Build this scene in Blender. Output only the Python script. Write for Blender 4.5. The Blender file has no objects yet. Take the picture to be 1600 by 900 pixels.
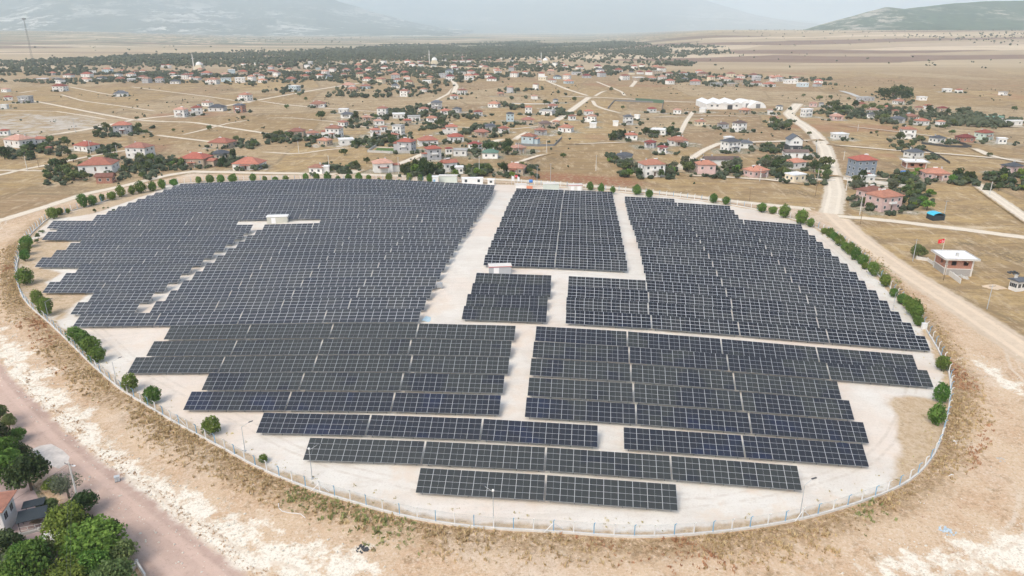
import bpy, math, random
import numpy as np
from mathutils import Matrix, Vector
random.seed(7); RNG = np.random.default_rng(7)
R = math.radians
sc = bpy.context.scene
COL = sc.collection

# ------------------------------------------------------------------ camera, light, exposure
F, Y0, CAMH = 1110.0, 46.0, 71.0            # focal length in photo pixels, horizon row, height above the front yard
PITCH = math.atan((450 - Y0) / F); CP, SP = math.cos(PITCH), math.sin(PITCH)
cam = bpy.data.cameras.new("camera"); camo = bpy.data.objects.new("camera", cam); COL.objects.link(camo)
camo.location = (0, 0, CAMH); camo.rotation_euler = (math.pi / 2 - PITCH, 0, 0)
cam.sensor_width = 36; cam.lens = 36 * F / 1600; cam.clip_start = 0.5; cam.clip_end = 200000
sc.camera = camo
SUN_EL, SUN_AZ = R(48), R(215)               # azimuth measured clockwise from +Y (view direction)
world = bpy.data.worlds.new("World"); sc.world = world; world.use_nodes = True
wn = world.node_tree.nodes; wl = world.node_tree.links
sky = wn.new('ShaderNodeTexSky'); sky.sky_type = 'NISHITA'; sky.sun_disc = False
sky.sun_elevation = SUN_EL; sky.sun_rotation = SUN_AZ; sky.dust_density = 3.5; sky.air_density = 0.9; sky.ozone_density = 0.2
wl.new(sky.outputs[0], wn['Background'].inputs[0]); wn['Background'].inputs[1].default_value = 0.15
sun = bpy.data.lights.new("sun", 'SUN'); sun.energy = 1.45; sun.angle = R(30); sun.color = (1, 0.95, 0.86)
suno = bpy.data.objects.new("sun", sun); COL.objects.link(suno); suno.location = (0, 0, 300)
sd = Vector((math.sin(SUN_AZ) * math.cos(SUN_EL), math.cos(SUN_AZ) * math.cos(SUN_EL), math.sin(SUN_EL)))
suno.rotation_euler = sd.to_track_quat('Z', 'Y').to_euler()
sc.view_settings.view_transform = 'Standard'; sc.view_settings.look = 'None'; sc.view_settings.gamma = 1
sc.view_settings.exposure = 0.75
sc.render.engine = 'CYCLES'; sc.cycles.max_bounces = 5; sc.cycles.volume_bounces = 3; sc.cycles.transparent_max_bounces = 12
sc.cycles.use_denoising = True; sc.cycles.denoising_prefilter = 'ACCURATE'; sc.cycles.denoising_input_passes = 'RGB_ALBEDO_NORMAL'

# ------------------------------------------------------------------ terrain
gx = np.arange(-225, 180, 50.); gy = np.arange(60, 400, 50.)
HN = np.array([(a, b) for a in gx for b in gy]); SG = 42.0
HILLW = np.array([-0.008,-0.082,-0.325,-1.107,-1.030,-0.517,-0.471,-0.042,-0.585,-1.096,-0.234,0.411,-0.587,-1.541,-0.020,-0.343,-0.899,-0.319,-0.037,0.451,-0.648,-0.297,-1.124,0.287,0.628,0.926,2.071,0.635,-0.580,0.505,1.488,1.131,1.657,0.154,-0.609,-1.257,1.140,1.443,1.035,0.826,-0.538,-0.285,-0.732,-0.443,0.141,1.755,1.109,-0.305,0.503,-0.174,0.122,0.133,-1.341,-0.441,-1.255,-0.223,-0.012,0.139,-0.112,-0.770,0.050,-0.098,-0.055])
def sstep(t): t = np.clip(t, 0, 1); return t * t * (3 - 2 * t)
def terr(X, Y):
    X = np.atleast_1d(np.asarray(X, float)); Y = np.atleast_1d(np.asarray(Y, float))
    z = 4 * sstep((Y - 120) / 250)
    near = (np.abs(X) < 600) & (Y < 700) & (Y > -200)
    if near.any():
        d = ((X[near][:, None] - HN[None, :, 0]) ** 2 + (Y[near][:, None] - HN[None, :, 1]) ** 2) / (2 * SG * SG)
        z[near] += np.exp(-d) @ HILLW
    D = np.hypot(X, Y)
    z = z + 62 * sstep((D - 2000) / 2300) * sstep((X / np.maximum(D, 1) - 0.10) / 0.18) * (Y > 0)
    z = z + 55 * sstep((D - 2600) / 4200) * sstep((-X / np.maximum(D, 1) - 0.30) / 0.25) * (Y > 0)
    return z
def tz(x, y): return float(terr(x, y)[0])
def at(px, py, h=0.0):
    """ground point (plus h) seen at photo pixel px,py (1600x900)"""
    px = np.atleast_1d(np.asarray(px, float)); py = np.atleast_1d(np.asarray(py, float))
    vx = (px - 800) / F; vy = (py - 450) / F
    dy = CP - vy * SP; dz = -(SP + vy * CP); dz = np.minimum(dz, -0.002)
    t = (CAMH - 4) / -dz
    for _ in range(16):
        t = t + 0.8 * ((CAMH + dz * t) - (terr(vx * t, dy * t) + h)) / -dz
    return vx * t, dy * t
def at1(px, py, h=0.0):
    x, y = at(px, py, h); return float(x[0]), float(y[0])
def depth(x, y, z=4): return y * CP + (CAMH - z) * SP

# ------------------------------------------------------------------ mesh helpers
class MB:
    def __init__(s): s.v = []; s.f = []; s.m = []
    def add(s, vs, fs, m=0):
        b = len(s.v); s.v += [tuple(p) for p in vs]; s.f += [tuple(i + b for i in f) for f in fs]; s.m += [m] * len(fs)
    def box(s, x0, x1, y0, y1, z0, z1, m=0, M=None):
        p = [(x, y, z) for x in (x0, x1) for y in (y0, y1) for z in (z0, z1)]
        if M is not None: p = [tuple(M @ Vector(q)) for q in p]
        s.add(p, [(0, 1, 3, 2), (4, 6, 7, 5), (0, 4, 5, 1), (2, 3, 7, 6), (0, 2, 6, 4), (1, 5, 7, 3)], m)
    def tube(s, p, q, r0, r1=None, n=8, m=0):
        r1 = r0 if r1 is None else r1
        p = Vector(p); q = Vector(q); d = (q - p).normalized()
        a = d.orthogonal().normalized(); b = d.cross(a)
        vs = []
        for c, r in ((p, r0), (q, r1)):
            for i in range(n):
                t = 2 * math.pi * i / n; vs.append(c + a * math.cos(t) * r + b * math.sin(t) * r)
        fs = [(i, (i + 1) % n, n + (i + 1) % n, n + i) for i in range(n)]
        fs += [tuple(range(n))[::-1], tuple(range(n, 2 * n))]
        s.add(vs, fs, m)
    def dome(s, c, r, m=0, n=16, k=8, sq=1.0, full=False):
        vs = []; fs = []
        lo = -math.pi / 2 if full else 0
        for j in range(k + 1):
            e = lo + (math.pi / 2 - lo) * j / k
            for i in range(n):
                t = 2 * math.pi * i / n
                vs.append((c[0] + r * math.cos(e) * math.cos(t), c[1] + r * math.cos(e) * math.sin(t), c[2] + r * sq * math.sin(e)))
        for j in range(k):
            for i in range(n): fs.append((j * n + i, j * n + (i + 1) % n, (j + 1) * n + (i + 1) % n, (j + 1) * n + i))
        s.add(vs, fs, m)
    def mesh(s, name, mats):
        me = bpy.data.meshes.new(name); me.from_pydata(s.v, [], s.f)
        for m in mats: me.materials.append(m)
        me.polygons.foreach_set('material_index', s.m); me.update(); return me
    def build(s, name, mats, parent=None, smooth=False):
        me = s.mesh(name, mats)
        if smooth: me.polygons.foreach_set('use_smooth', [True] * len(me.polygons))
        return link(name, me, parent)
def link(name, me, parent=None, loc=None, rz=0):
    o = bpy.data.objects.new(name, me); COL.objects.link(o)
    if parent: o.parent = parent
    if loc: o.location = loc
    if rz: o.rotation_euler = (0, 0, rz)
    return o
def tag(o, label=None, cat=None, group=None, kind=None):
    if label: o['label'] = label
    if cat: o['category'] = cat
    if group: o['group'] = group
    if kind: o['kind'] = kind
    return o
def empty(name, loc, rz=0):
    o = bpy.data.objects.new(name, None); COL.objects.link(o); o.location = loc; o.rotation_euler = (0, 0, rz); o.empty_display_size = 0.5; return o
_O = 'zeroth first second third fourth fifth sixth seventh eighth ninth tenth eleventh twelfth thirteenth fourteenth fifteenth sixteenth seventeenth eighteenth nineteenth'.split()
_N = 'zero one two three four five six seven eight nine ten eleven twelve thirteen fourteen fifteen sixteen seventeen eighteen nineteen'.split()
_TY = 'twenty thirty forty fifty sixty seventy eighty ninety'.split()
def ordw(k): return _O[k] if k < 20 else (_TY[k // 10 - 2][:-1] + 'ieth' if k % 10 == 0 else _TY[k // 10 - 2] + '-' + _O[k % 10])
def numw(k): return _N[k] if k < 20 else _TY[k // 10 - 2] + ('' if k % 10 == 0 else '-' + _N[k % 10])
def ordn_(k): return '%d%s' % (k, 'th' if 10 <= k % 100 <= 20 else {1: 'st', 2: 'nd', 3: 'rd'}.get(k % 10, 'th'))

# ------------------------------------------------------------------ materials
def mat(name, col, rough=0.85, spec=0.3, var=0.0, scale=3.0, bump=0.0, metal=0.0, randv=0.0, stretch=(1, 1, 1)):
    m = bpy.data.materials.new(name); m.use_nodes = True; n = m.node_tree.nodes; l = m.node_tree.links; b = n['Principled BSDF']
    b.inputs['Base Color'].default_value = (*col, 1); b.inputs['Roughness'].default_value = rough
    b.inputs['Specular IOR Level'].default_value = spec; b.inputs['Metallic'].default_value = metal
    src = None
    if var or bump:
        tc = n.new('ShaderNodeTexCoord'); mp = n.new('ShaderNodeMapping'); mp.inputs['Scale'].default_value = stretch
        l.new(tc.outputs['Object'], mp.inputs[0])
        no = n.new('ShaderNodeTexNoise'); no.inputs['Scale'].default_value = scale; no.inputs['Detail'].default_value = 6; no.inputs['Roughness'].default_value = 0.65
        l.new(mp.outputs[0], no.inputs['Vector'])
        if var:
            mr = n.new('ShaderNodeMapRange'); mr.inputs[1].default_value = 0.25; mr.inputs[2].default_value = 0.75; mr.inputs[3].default_value = 1 - var; mr.inputs[4].default_value = 1 + var
            l.new(no.outputs[0], mr.inputs[0])
            hv = n.new('ShaderNodeHueSaturation'); hv.inputs['Color'].default_value = (*col, 1); l.new(mr.outputs[0], hv.inputs['Value']); src = hv
            l.new(hv.outputs[0], b.inputs['Base Color'])
        if bump:
            bp = n.new('ShaderNodeBump'); bp.inputs['Strength'].default_value = bump; bp.inputs['Distance'].default_value = 0.05
            l.new(no.outputs[0], bp.inputs['Height']); l.new(bp.outputs[0], b.inputs['Normal'])
    if randv:
        oi = n.new('ShaderNodeObjectInfo'); mr = n.new('ShaderNodeMapRange'); mr.inputs[3].default_value = 1 - randv; mr.inputs[4].default_value = 1 + randv
        l.new(oi.outputs['Random'], mr.inputs[0]); hv = n.new('ShaderNodeHueSaturation'); hv.inputs['Color'].default_value = (*col, 1)
        l.new(mr.outputs[0], hv.inputs['Value'])
        if src: l.new(src.outputs[0], hv.inputs['Color'])
        l.new(hv.outputs[0], b.inputs['Base Color'])
    return m
M_ALU = mat('aluminium_frame', (0.50, 0.51, 0.52), 0.45, 0.5)
M_ALUF = mat('aluminium_frame_bright', (0.70, 0.71, 0.72), 0.5, 0.5)
M_STEEL = mat('galvanised_steel', (0.20, 0.205, 0.21), 0.5, 0.5, 0.1, 4)
M_GALV = mat('pole_steel', (0.42, 0.44, 0.45), 0.5, 0.5, 0.08, 3)
M_CONC = mat('concrete', (0.50, 0.49, 0.46), 0.9, 0.2, 0.15, 1.5, 0.2)
M_CONCW = mat('pale_concrete', (0.66, 0.64, 0.60), 0.9, 0.2, 0.12, 1.5, 0.2)
M_WHITE = mat('white_paint', (0.78, 0.78, 0.76), 0.6, 0.3, 0.06, 0.8)
M_BLUEP = mat('blue_paint', (0.22, 0.42, 0.60), 0.5, 0.4, 0.1, 2)
M_DARK = mat('dark_metal', (0.06, 0.065, 0.07), 0.5, 0.4)
M_BLACKF = mat('dark_canopy', (0.035, 0.045, 0.052), 0.75, 0.3, 0.2, 1)
M_GLASSD = mat('window_glass', (0.03, 0.04, 0.05), 0.12, 0.5)
M_DOOR = mat('door_brown', (0.16, 0.10, 0.07), 0.6, 0.3)
M_TANKB = mat('tank_blue', (0.05, 0.22, 0.62), 0.4, 0.4)
M_TURQ = mat('turquoise_tarp', (0.07, 0.50, 0.68), 0.55, 0.3, 0.15, 1)
M_RED = mat('red_paint', (0.62, 0.05, 0.05), 0.5, 0.3)
M_FLAGR = mat('red_cloth', (0.66, 0.03, 0.04), 0.8, 0.1)
M_FLAGW = mat('white_cloth', (0.80, 0.80, 0.80), 0.8, 0.1)
M_WOOD = mat('wood', (0.22, 0.15, 0.09), 0.8, 0.2, 0.2, 3)
M_BARK = mat('bark', (0.13, 0.10, 0.075), 0.95, 0.1, 0.3, 8)
M_ORANGE = mat('orange_tank', (0.68, 0.26, 0.14), 0.5, 0.3)
def brick_mat(name, c1, c2, mortar, scale=5.0):
    m = mat(name, c1); n = m.node_tree.nodes; l = m.node_tree.links
    tc = n.new('ShaderNodeTexCoord'); mp = n.new('ShaderNodeMapping'); mp.inputs['Rotation'].default_value = (R(90), 0, 0)
    br = n.new('ShaderNodeTexBrick'); br.inputs['Scale'].default_value = scale
    for k, c in ((1, c1), (2, c2), (3, mortar)): br.inputs[k].default_value = (*c, 1)
    sx = n.new('ShaderNodeSeparateXYZ'); cx = n.new('ShaderNodeCombineXYZ'); ad = n.new('ShaderNodeMath')
    l.new(tc.outputs['Object'], sx.inputs[0]); l.new(sx.outputs[0], ad.inputs[0]); l.new(sx.outputs[1], ad.inputs[1])
    l.new(ad.outputs[0], cx.inputs[0]); l.new(sx.outputs[2], cx.inputs[1]); l.new(cx.outputs[0], br.inputs['Vector'])
    l.new(br.outputs[0], n['Principled BSDF'].inputs['Base Color']); return m
M_BRICK = brick_mat('hollow_brick', (0.40, 0.16, 0.10), (0.34, 0.14, 0.09), (0.45, 0.38, 0.33), 3.0)
M_STONEW = brick_mat('stone_block', (0.44, 0.42, 0.39), (0.36, 0.34, 0.32), (0.30, 0.29, 0.28), 2.2)
def tile_mat(name, col):
    m = mat(name, col, 0.8, 0.25, 0.28, 0.9, randv=0.30); n = m.node_tree.nodes; l = m.node_tree.links
    tc = n.new('ShaderNodeTexCoord'); wv = n.new('ShaderNodeTexWave'); wv.inputs['Scale'].default_value = 1.1; wv.inputs['Distortion'].default_value = 0.6
    wv.bands_direction = 'DIAGONAL'; l.new(tc.outputs['Object'], wv.inputs['Vector'])
    bp = n.new('ShaderNodeBump'); bp.inputs['Strength'].default_value = 0.25; bp.inputs['Distance'].default_value = 0.04
    l.new(wv.outputs[1], bp.inputs['Height']); l.new(bp.outputs[0], n['Principled BSDF'].inputs['Normal']); return m
ROOFM = {'r': tile_mat('red_tile', (0.36, 0.145, 0.10)), 'o': tile_mat('orange_tile', (0.43, 0.20, 0.135)), 'm': tile_mat('maroon_tile', (0.23, 0.06, 0.055)),
         'd': tile_mat('grey_tile', (0.10, 0.11, 0.125)), 'b': tile_mat('brown_sheet', (0.17, 0.125, 0.11)), 'w': mat('white_sheet', (0.76, 0.77, 0.77), 0.5, 0.3, 0.08, 0.6),
         'g': tile_mat('green_sheet', (0.15, 0.26, 0.20)), 'c': mat('flat_grey_roof', (0.42, 0.42, 0.41), 0.9, 0.2, 0.15, 0.6)}
RT = [ROOFM['r'], tile_mat('faded_tile', (0.40, 0.20, 0.14)), tile_mat('brownish_tile', (0.29, 0.135, 0.10)), tile_mat('dusty_tile', (0.43, 0.25, 0.19)), tile_mat('deep_red_tile', (0.33, 0.105, 0.075))]
ROOFN = {'r': 'red hip', 'o': 'orange hip', 'm': 'maroon', 'd': 'dark grey', 'b': 'brown', 'w': 'white flat', 'g': 'green', 'c': 'flat grey'}
WALLM = {}
for k, nme, c in (('w', 'white', (0.76, 0.75, 0.72)), ('c', 'cream', (0.70, 0.62, 0.47)), ('p', 'pink', (0.62, 0.45, 0.42)), ('g', 'grey', (0.45, 0.45, 0.46)),
                  ('b', 'pale blue', (0.50, 0.60, 0.64)), ('m', 'mint', (0.58, 0.68, 0.60)), ('s', 'slate blue', (0.26, 0.30, 0.35)), ('t', 'tan', (0.45, 0.36, 0.27))):
    WALLM[k] = (nme, mat('wall_' + nme.replace(' ', '_'), c, 0.85, 0.2, 0.16, 0.45, randv=0.12))
WALLM['k'] = ('bare brick', M_BRICK)

# ---- photovoltaic glass
def pv_mat(name, near, dark, blue, grey):
    m = bpy.data.materials.new(name); m.use_nodes = True; n = m.node_tree.nodes; l = m.node_tree.links; b = n['Principled BSDF']
    b.inputs['Roughness'].default_value = 0.16; b.inputs['Specular IOR Level'].default_value = 0.5
    oi = n.new('ShaderNodeObjectInfo')
    geo = n.new('ShaderNodeNewGeometry')
    big = n.new('ShaderNodeTexNoise'); big.inputs['Scale'].default_value = 0.14; big.inputs['Detail'].default_value = 1; l.new(geo.outputs['Position'], big.inputs['Vector'])
    wn_ = n.new('ShaderNodeTexWhiteNoise'); wn_.noise_dimensions = '2D' if near else '4D'
    if near:
        cb = n.new('ShaderNodeCombineXYZ'); l.new(oi.outputs['Random'], cb.inputs[0]); l.new(cb.outputs[0], wn_.inputs['Vector'])
    else:
        tc = n.new('ShaderNodeTexCoord'); vm = n.new('ShaderNodeVectorMath'); vm.operation = 'DIVIDE'; vm.inputs[1].default_value = (near if near else 2.3, 1.03, 50)
        vf = n.new('ShaderNodeVectorMath'); vf.operation = 'FLOOR'
        l.new(tc.outputs['Object'], vm.inputs[0]); l.new(vm.outputs[0], vf.inputs[0]); l.new(vf.outputs[0], wn_.inputs['Vector']); l.new(oi.outputs['Random'], wn_.inputs['W'])
    ad = n.new('ShaderNodeMath'); ad.operation = 'MULTIPLY_ADD'; ad.inputs[1].default_value = 0.16
    l.new(wn_.outputs['Value'], ad.inputs[0])
    mr = n.new('ShaderNodeMapRange'); mr.inputs[1].default_value = 0.35; mr.inputs[2].default_value = 0.65; mr.inputs[3].default_value = -0.26; mr.inputs[4].default_value = 0.16
    l.new(big.outputs[0], mr.inputs[0]); rc = n.new('ShaderNodeSeparateColor'); l.new(oi.outputs['Color'], rc.inputs[0]); a2 = n.new('ShaderNodeMath'); l.new(mr.outputs[0], a2.inputs[0]); l.new(rc.outputs[0], a2.inputs[1]); l.new(a2.outputs[0], ad.inputs[2])
    cr = n.new('ShaderNodeValToRGB'); e = cr.color_ramp.elements
    e[0].position = 0.0; e[0].color = (*grey, 1); e[1].position = 1.0; e[1].color = (*blue, 1)
    k = e.new(0.42); k.color = (*grey, 1); k = e.new(0.55); k.color = (*dark, 1); k = e.new(0.8); k.color = (*dark, 1)
    l.new(ad.outputs[0], cr.inputs[0]); l.new(cr.outputs[0], b.inputs['Base Color'])
    return m
PV_NEAR = pv_mat('pv_glass_module', True, (0.020, 0.023, 0.030), (0.015, 0.021, 0.045), (0.036, 0.040, 0.038))
PV_W = pv_mat('pv_glass_half_cut', False, (0.012, 0.015, 0.021), (0.010, 0.014, 0.030), (0.026, 0.029, 0.031))
PV_S = pv_mat('pv_glass_full_cell', False, (0.034, 0.039, 0.047), (0.028, 0.036, 0.054), (0.048, 0.052, 0.055))

# ---- ground colour: one node group shared by the ground, the yard and the soft edges of every road
def mixc(nt, a, b, fac):
    x = nt.nodes.new('ShaderNodeMix'); x.data_type = 'RGBA'
    for s, v in ((6, a), (7, b)):
        if isinstance(v, tuple): x.inputs[s].default_value = (*v, 1)
        else: nt.links.new(v, x.inputs[s])
    if isinstance(fac, (int, float)): x.inputs[0].default_value = fac
    else: nt.links.new(fac, x.inputs[0])
    return x.outputs[2]
def mth(nt, op, a, b=None, c=None, clamp=False):
    x = nt.nodes.new('ShaderNodeMath'); x.operation = op; x.use_clamp = clamp
    for i, v in enumerate((a, b, c)):
        if v is None: continue
        if isinstance(v, (int, float)): x.inputs[i].default_value = v
        else: nt.links.new(v, x.inputs[i])
    return x.outputs[0]
def rng(nt, v, a, b, c=0.0, d=1.0, smooth=True):
    x = nt.nodes.new('ShaderNodeMapRange'); x.interpolation_type = 'SMOOTHSTEP' if smooth else 'LINEAR'
    nt.links.new(v, x.inputs[0])
    for i, q in enumerate((a, b, c, d)): x.inputs[i + 1].default_value = q
    return x.outputs[0]
def noise(nt, vec, scale, detail=4, rough=0.6):
    x = nt.nodes.new('ShaderNodeTexNoise'); nt.links.new(vec, x.inputs['Vector']); x.inputs['Scale'].default_value = scale
    x.inputs['Detail'].default_value = detail; x.inputs['Roughness'].default_value = rough; return x.outputs[0]
def attr(nt, name):
    x = nt.nodes.new('ShaderNodeAttribute'); x.attribute_name = name; return x.outputs['Fac']
GC = bpy.data.node_groups.new('ground_colour', 'ShaderNodeTree')
GC.interface.new_socket('Color', in_out='OUTPUT', socket_type='NodeSocketColor')
GC.interface.new_socket('Height', in_out='OUTPUT', socket_type='NodeSocketFloat')
gi = GC.nodes.new('NodeGroupOutput'); geo = GC.nodes.new('ShaderNodeNewGeometry'); P = geo.outputs['Position']
def mapv(vec, s, rot=0.0, off=(0, 0, 0)):
    x = GC.nodes.new('ShaderNodeMapping'); x.inputs['Scale'].default_value = s; x.inputs['Rotation'].default_value = (0, 0, rot); x.inputs['Location'].default_value = off
    GC.links.new(vec, x.inputs[0]); return x.outputs[0]
nA = noise(GC, P, 0.02, 5); nB = noise(GC, P, 0.12, 6, 0.65); nC = noise(GC, P, 0.7, 6, 0.7); nD = noise(GC, P, 3.2, 4, 0.7); nE = noise(GC, P, 0.006, 4)
def vor(vec, scale, out='Color'):
    x = GC.nodes.new('ShaderNodeTexVoronoi'); GC.links.new(vec, x.inputs['Vector']); x.inputs['Scale'].default_value = scale; return x.outputs[out]
# dry grass fields in plots
plot = vor(mapv(P, (1.0, 0.55, 1), 0.35), 0.011); sxp = GC.nodes.new('ShaderNodeSeparateColor'); GC.links.new(plot, sxp.inputs[0])
c_dry = mixc(GC, (0.46, 0.33, 0.155), (0.32, 0.22, 0.105), sxp.outputs[0])
c_dry = mixc(GC, c_dry, (0.46, 0.36, 0.225), rng(GC, sxp.outputs[1], 0.62, 0.66)); c_dry = mixc(GC, c_dry, (0.33, 0.225, 0.125), rng(GC, sxp.outputs[2], 0.66, 0.70)); c_dry = mixc(GC, c_dry, (0.29, 0.20, 0.11), mth(GC, 'MULTIPLY', rng(GC, noise(GC, mapv(P, (0.025, 0.07, 1), 0.4), 1.0, 7, 0.75), 0.50, 0.60), 0.75))
c_dry = mixc(GC, c_dry, (0.48, 0.36, 0.205), rng(GC, nB, 0.45, 0.75))
ed_ = GC.nodes.new('ShaderNodeTexVoronoi'); ed_.feature = 'DISTANCE_TO_EDGE'; ed_.inputs['Scale'].default_value = 0.011; GC.links.new(mapv(P, (1.0, 0.55, 1), 0.35), ed_.inputs['Vector'])
edge = mth(GC, 'MULTIPLY', rng(GC, mth(GC, 'MULTIPLY_ADD', nC, 0.03, ed_.outputs[0]), 0.018, 0.034, 1, 0), rng(GC, nB, 0.35, 0.55)); c_dry = mixc(GC, c_dry, (0.22, 0.17, 0.10), mth(GC, 'MULTIPLY', edge, 0.8))
c_dry = mixc(GC, c_dry, (0.26, 0.175, 0.095), mth(GC, 'MULTIPLY', rng(GC, nC, 0.46, 0.70), 0.75))
fst = noise(GC, mapv(P, (0.05, 0.75, 1), 0.28), 1.0, 6, 0.7); c_dry = mixc(GC, c_dry, (0.25, 0.165, 0.09), mth(GC, 'MULTIPLY', rng(GC, fst, 0.48, 0.66), 0.55))
c_dry = mixc(GC, c_dry, (0.56, 0.46, 0.33), mth(GC, 'MULTIPLY', rng(GC, noise(GC, mapv(P, (0.02, 0.12, 1), -0.2), 1.0, 6, 0.7), 0.56, 0.70), 0.7))
c_dry = mixc(GC, c_dry, (0.20, 0.15, 0.09), mth(GC, 'MULTIPLY', rng(GC, nA, 0.54, 0.68), rng(GC, nC, 0.36, 0.56)))
m1 = noise(GC, mapv(P, (0.03, 0.16, 1), 0.15), 1.0, 8, 0.78); m2 = noise(GC, mapv(P, (0.25, 0.06, 1), 0.5), 1.0, 8, 0.78)
c_dry = mixc(GC, c_dry, (0.27, 0.19, 0.105), mth(GC, 'MULTIPLY', rng(GC, m1, 0.49, 0.58), 0.8)); c_dry = mixc(GC, c_dry, (0.55, 0.44, 0.30), mth(GC, 'MULTIPLY', rng(GC, m2, 0.52, 0.62), 0.6))
c_dry = mixc(GC, c_dry, (0.22, 0.155, 0.085), mth(GC, 'MULTIPLY', rng(GC, noise(GC, P, 0.55, 9, 0.85), 0.54, 0.60), 0.7))
c_dry = mixc(GC, c_dry, (0.33, 0.17, 0.10), mth(GC, 'MULTIPLY', rng(GC, nE, 0.58, 0.66), 0.6))
# far patchwork plain
Pf = mapv(P, (0.45, 1.6, 1), 0.12); Pn = GC.nodes.new('ShaderNodeVectorMath'); Pn.operation = 'ADD'
nw = GC.nodes.new('ShaderNodeTexNoise'); nw.inputs['Scale'].default_value = 0.0012; GC.links.new(P, nw.inputs['Vector'])
sc_ = GC.nodes.new('ShaderNodeVectorMath'); sc_.operation = 'SCALE'; sc_.inputs[3].default_value = 500; GC.links.new(nw.outputs['Color'], sc_.inputs[0])
GC.links.new(Pf, Pn.inputs[0]); GC.links.new(sc_.outputs[0], Pn.inputs[1])
pf = vor(Pn.outputs[0], 0.0032); sf = GC.nodes.new('ShaderNodeSeparateColor'); GC.links.new(pf, sf.inputs[0])
c_far = mixc(GC, (0.475, 0.38, 0.245), (0.385, 0.295, 0.19), sf.outputs[0])
c_far = mixc(GC, c_far, (0.58, 0.47, 0.33), rng(GC, sf.outputs[1], 0.72, 0.78))
c_far = mixc(GC, c_far, (0.24, 0.16, 0.115), rng(GC, sf.outputs[2], 0.86, 0.88))
strk = noise(GC, mapv(P, (0.0009, 0.010, 1), 0.08), 1.0, 5, 0.65)
c_far = mixc(GC, c_far, (0.33, 0.245, 0.165), mth(GC, 'MULTIPLY', rng(GC, strk, 0.50, 0.68), 0.65))
sp = GC.nodes.new('ShaderNodeSeparateXYZ'); GC.links.new(P, sp.inputs[0])
greenz = mth(GC, 'MULTIPLY', rng(GC, sp.outputs[1], 2300, 3800), rng(GC, mth(GC, 'MULTIPLY_ADD', sp.outputs[1], 0.22, mth(GC, 'MULTIPLY', sp.outputs[0], -1.0)), -700, 500))
gpat = noise(GC, mapv(P, (0.0010, 0.0035, 1), -0.05), 1.0, 5, 0.6)
c_far = mixc(GC, c_far, (0.09, 0.12, 0.075), mth(GC, 'MULTIPLY', mth(GC, 'MULTIPLY', greenz, rng(GC, gpat, 0.47, 0.53)), 0.85))
c_out = mixc(GC, c_dry, c_far, rng(GC, sp.outputs[1], 1000, 1600))
# stony pale pasture far left
pas = mth(GC, 'MULTIPLY', rng(GC, attr(GC, 'pasture'), -6, 14), rng(GC, nB, 0.40, 0.62))
c_out = mixc(GC, c_out, (0.50, 0.46, 0.40), pas)
c_out = mixc(GC, c_out, (0.30, 0.13, 0.075), mth(GC, 'MULTIPLY', rng(GC, attr(GC, 'redsoil'), -4, 8), rng(GC, nC, 0.35, 0.6)))
yd = attr(GC, 'yard'); c_yd = mixc(GC, (0.40, 0.34, 0.26), (0.15, 0.155, 0.075), rng(GC, nC, 0.44, 0.60)); c_yd = mixc(GC, c_yd, (0.58, 0.53, 0.46), rng(GC, nB, 0.56, 0.66))
c_out = mixc(GC, c_out, c_yd, rng(GC, mth(GC, 'MULTIPLY_ADD', nB, 1.0, yd), 0.95, 1.25))
# bare sandy soil round the solar park
bare = attr(GC, 'bare')
c_soil = mixc(GC, (0.60, 0.45, 0.305), (0.54, 0.365, 0.23), rng(GC, nB, 0.35, 0.7))
c_soil = mixc(GC, c_soil, (0.66, 0.56, 0.45), rng(GC, nA, 0.5, 0.66))
c_soil = mixc(GC, c_soil, (0.34, 0.235, 0.135), mth(GC, 'MULTIPLY', rng(GC, nC, 0.50, 0.68), rng(GC, nB, 0.42, 0.58)))
c_soil = mixc(GC, c_soil, (0.46, 0.34, 0.22), mth(GC, 'MULTIPLY', rng(GC, noise(GC, P, 1.8, 6, 0.75), 0.48, 0.66), 0.55))
c_soil = mixc(GC, c_soil, (0.34, 0.15, 0.085), mth(GC, 'MULTIPLY', rng(GC, noise(GC, P, 0.9, 5, 0.7), 0.60, 0.68), rng(GC, noise(GC, P, 0.05, 3), 0.54, 0.62)))
nW = noise(GC, P, 0.25, 7, 0.72)
whi = mth(GC, 'MULTIPLY', rng(GC, mth(GC, 'MULTIPLY_ADD', nW, 22, attr(GC, 'chalk')), 9.8, 12.4), rng(GC, nC, 0.30, 0.46))
c_soil = mixc(GC, c_soil, (0.68, 0.57, 0.44), mth(GC, 'MULTIPLY', rng(GC, noise(GC, P, 1.1, 7, 0.8), 0.50, 0.62), 0.6))
c_soil = mixc(GC, c_soil, mixc(GC, (0.80, 0.75, 0.64), (0.60, 0.51, 0.39), rng(GC, noise(GC, P, 1.6, 8, 0.8), 0.50, 0.62)), whi)
rut2 = rng(GC, mth(GC, 'ABSOLUTE', mth(GC, 'SUBTRACT', mth(GC, 'ABSOLUTE', mth(GC, 'ADD', mth(GC, 'MULTIPLY_ADD', nA, 14.0, attr(GC, 'fence_dist')), -22.0)), 1.0)), 0.15, 0.55, 1, 0)
c_soil = mixc(GC, c_soil, (0.66, 0.56, 0.44), mth(GC, 'MULTIPLY', rut2, mth(GC, 'MULTIPLY', rng(GC, nB, 0.38, 0.5), 0.7)))
spk = noise(GC, P, 2.6, 8, 0.85); spk2 = noise(GC, P, 1.0, 8, 0.85)
c_soil = mixc(GC, c_soil, (0.72, 0.64, 0.52), mth(GC, 'MULTIPLY', rng(GC, spk, 0.545, 0.60), 0.65))
c_soil = mixc(GC, c_soil, (0.27, 0.185, 0.10), mth(GC, 'MULTIPLY', rng(GC, spk, 0.455, 0.40), mth(GC, 'MULTIPLY', rng(GC, spk2, 0.40, 0.56), 0.85)))
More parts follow.
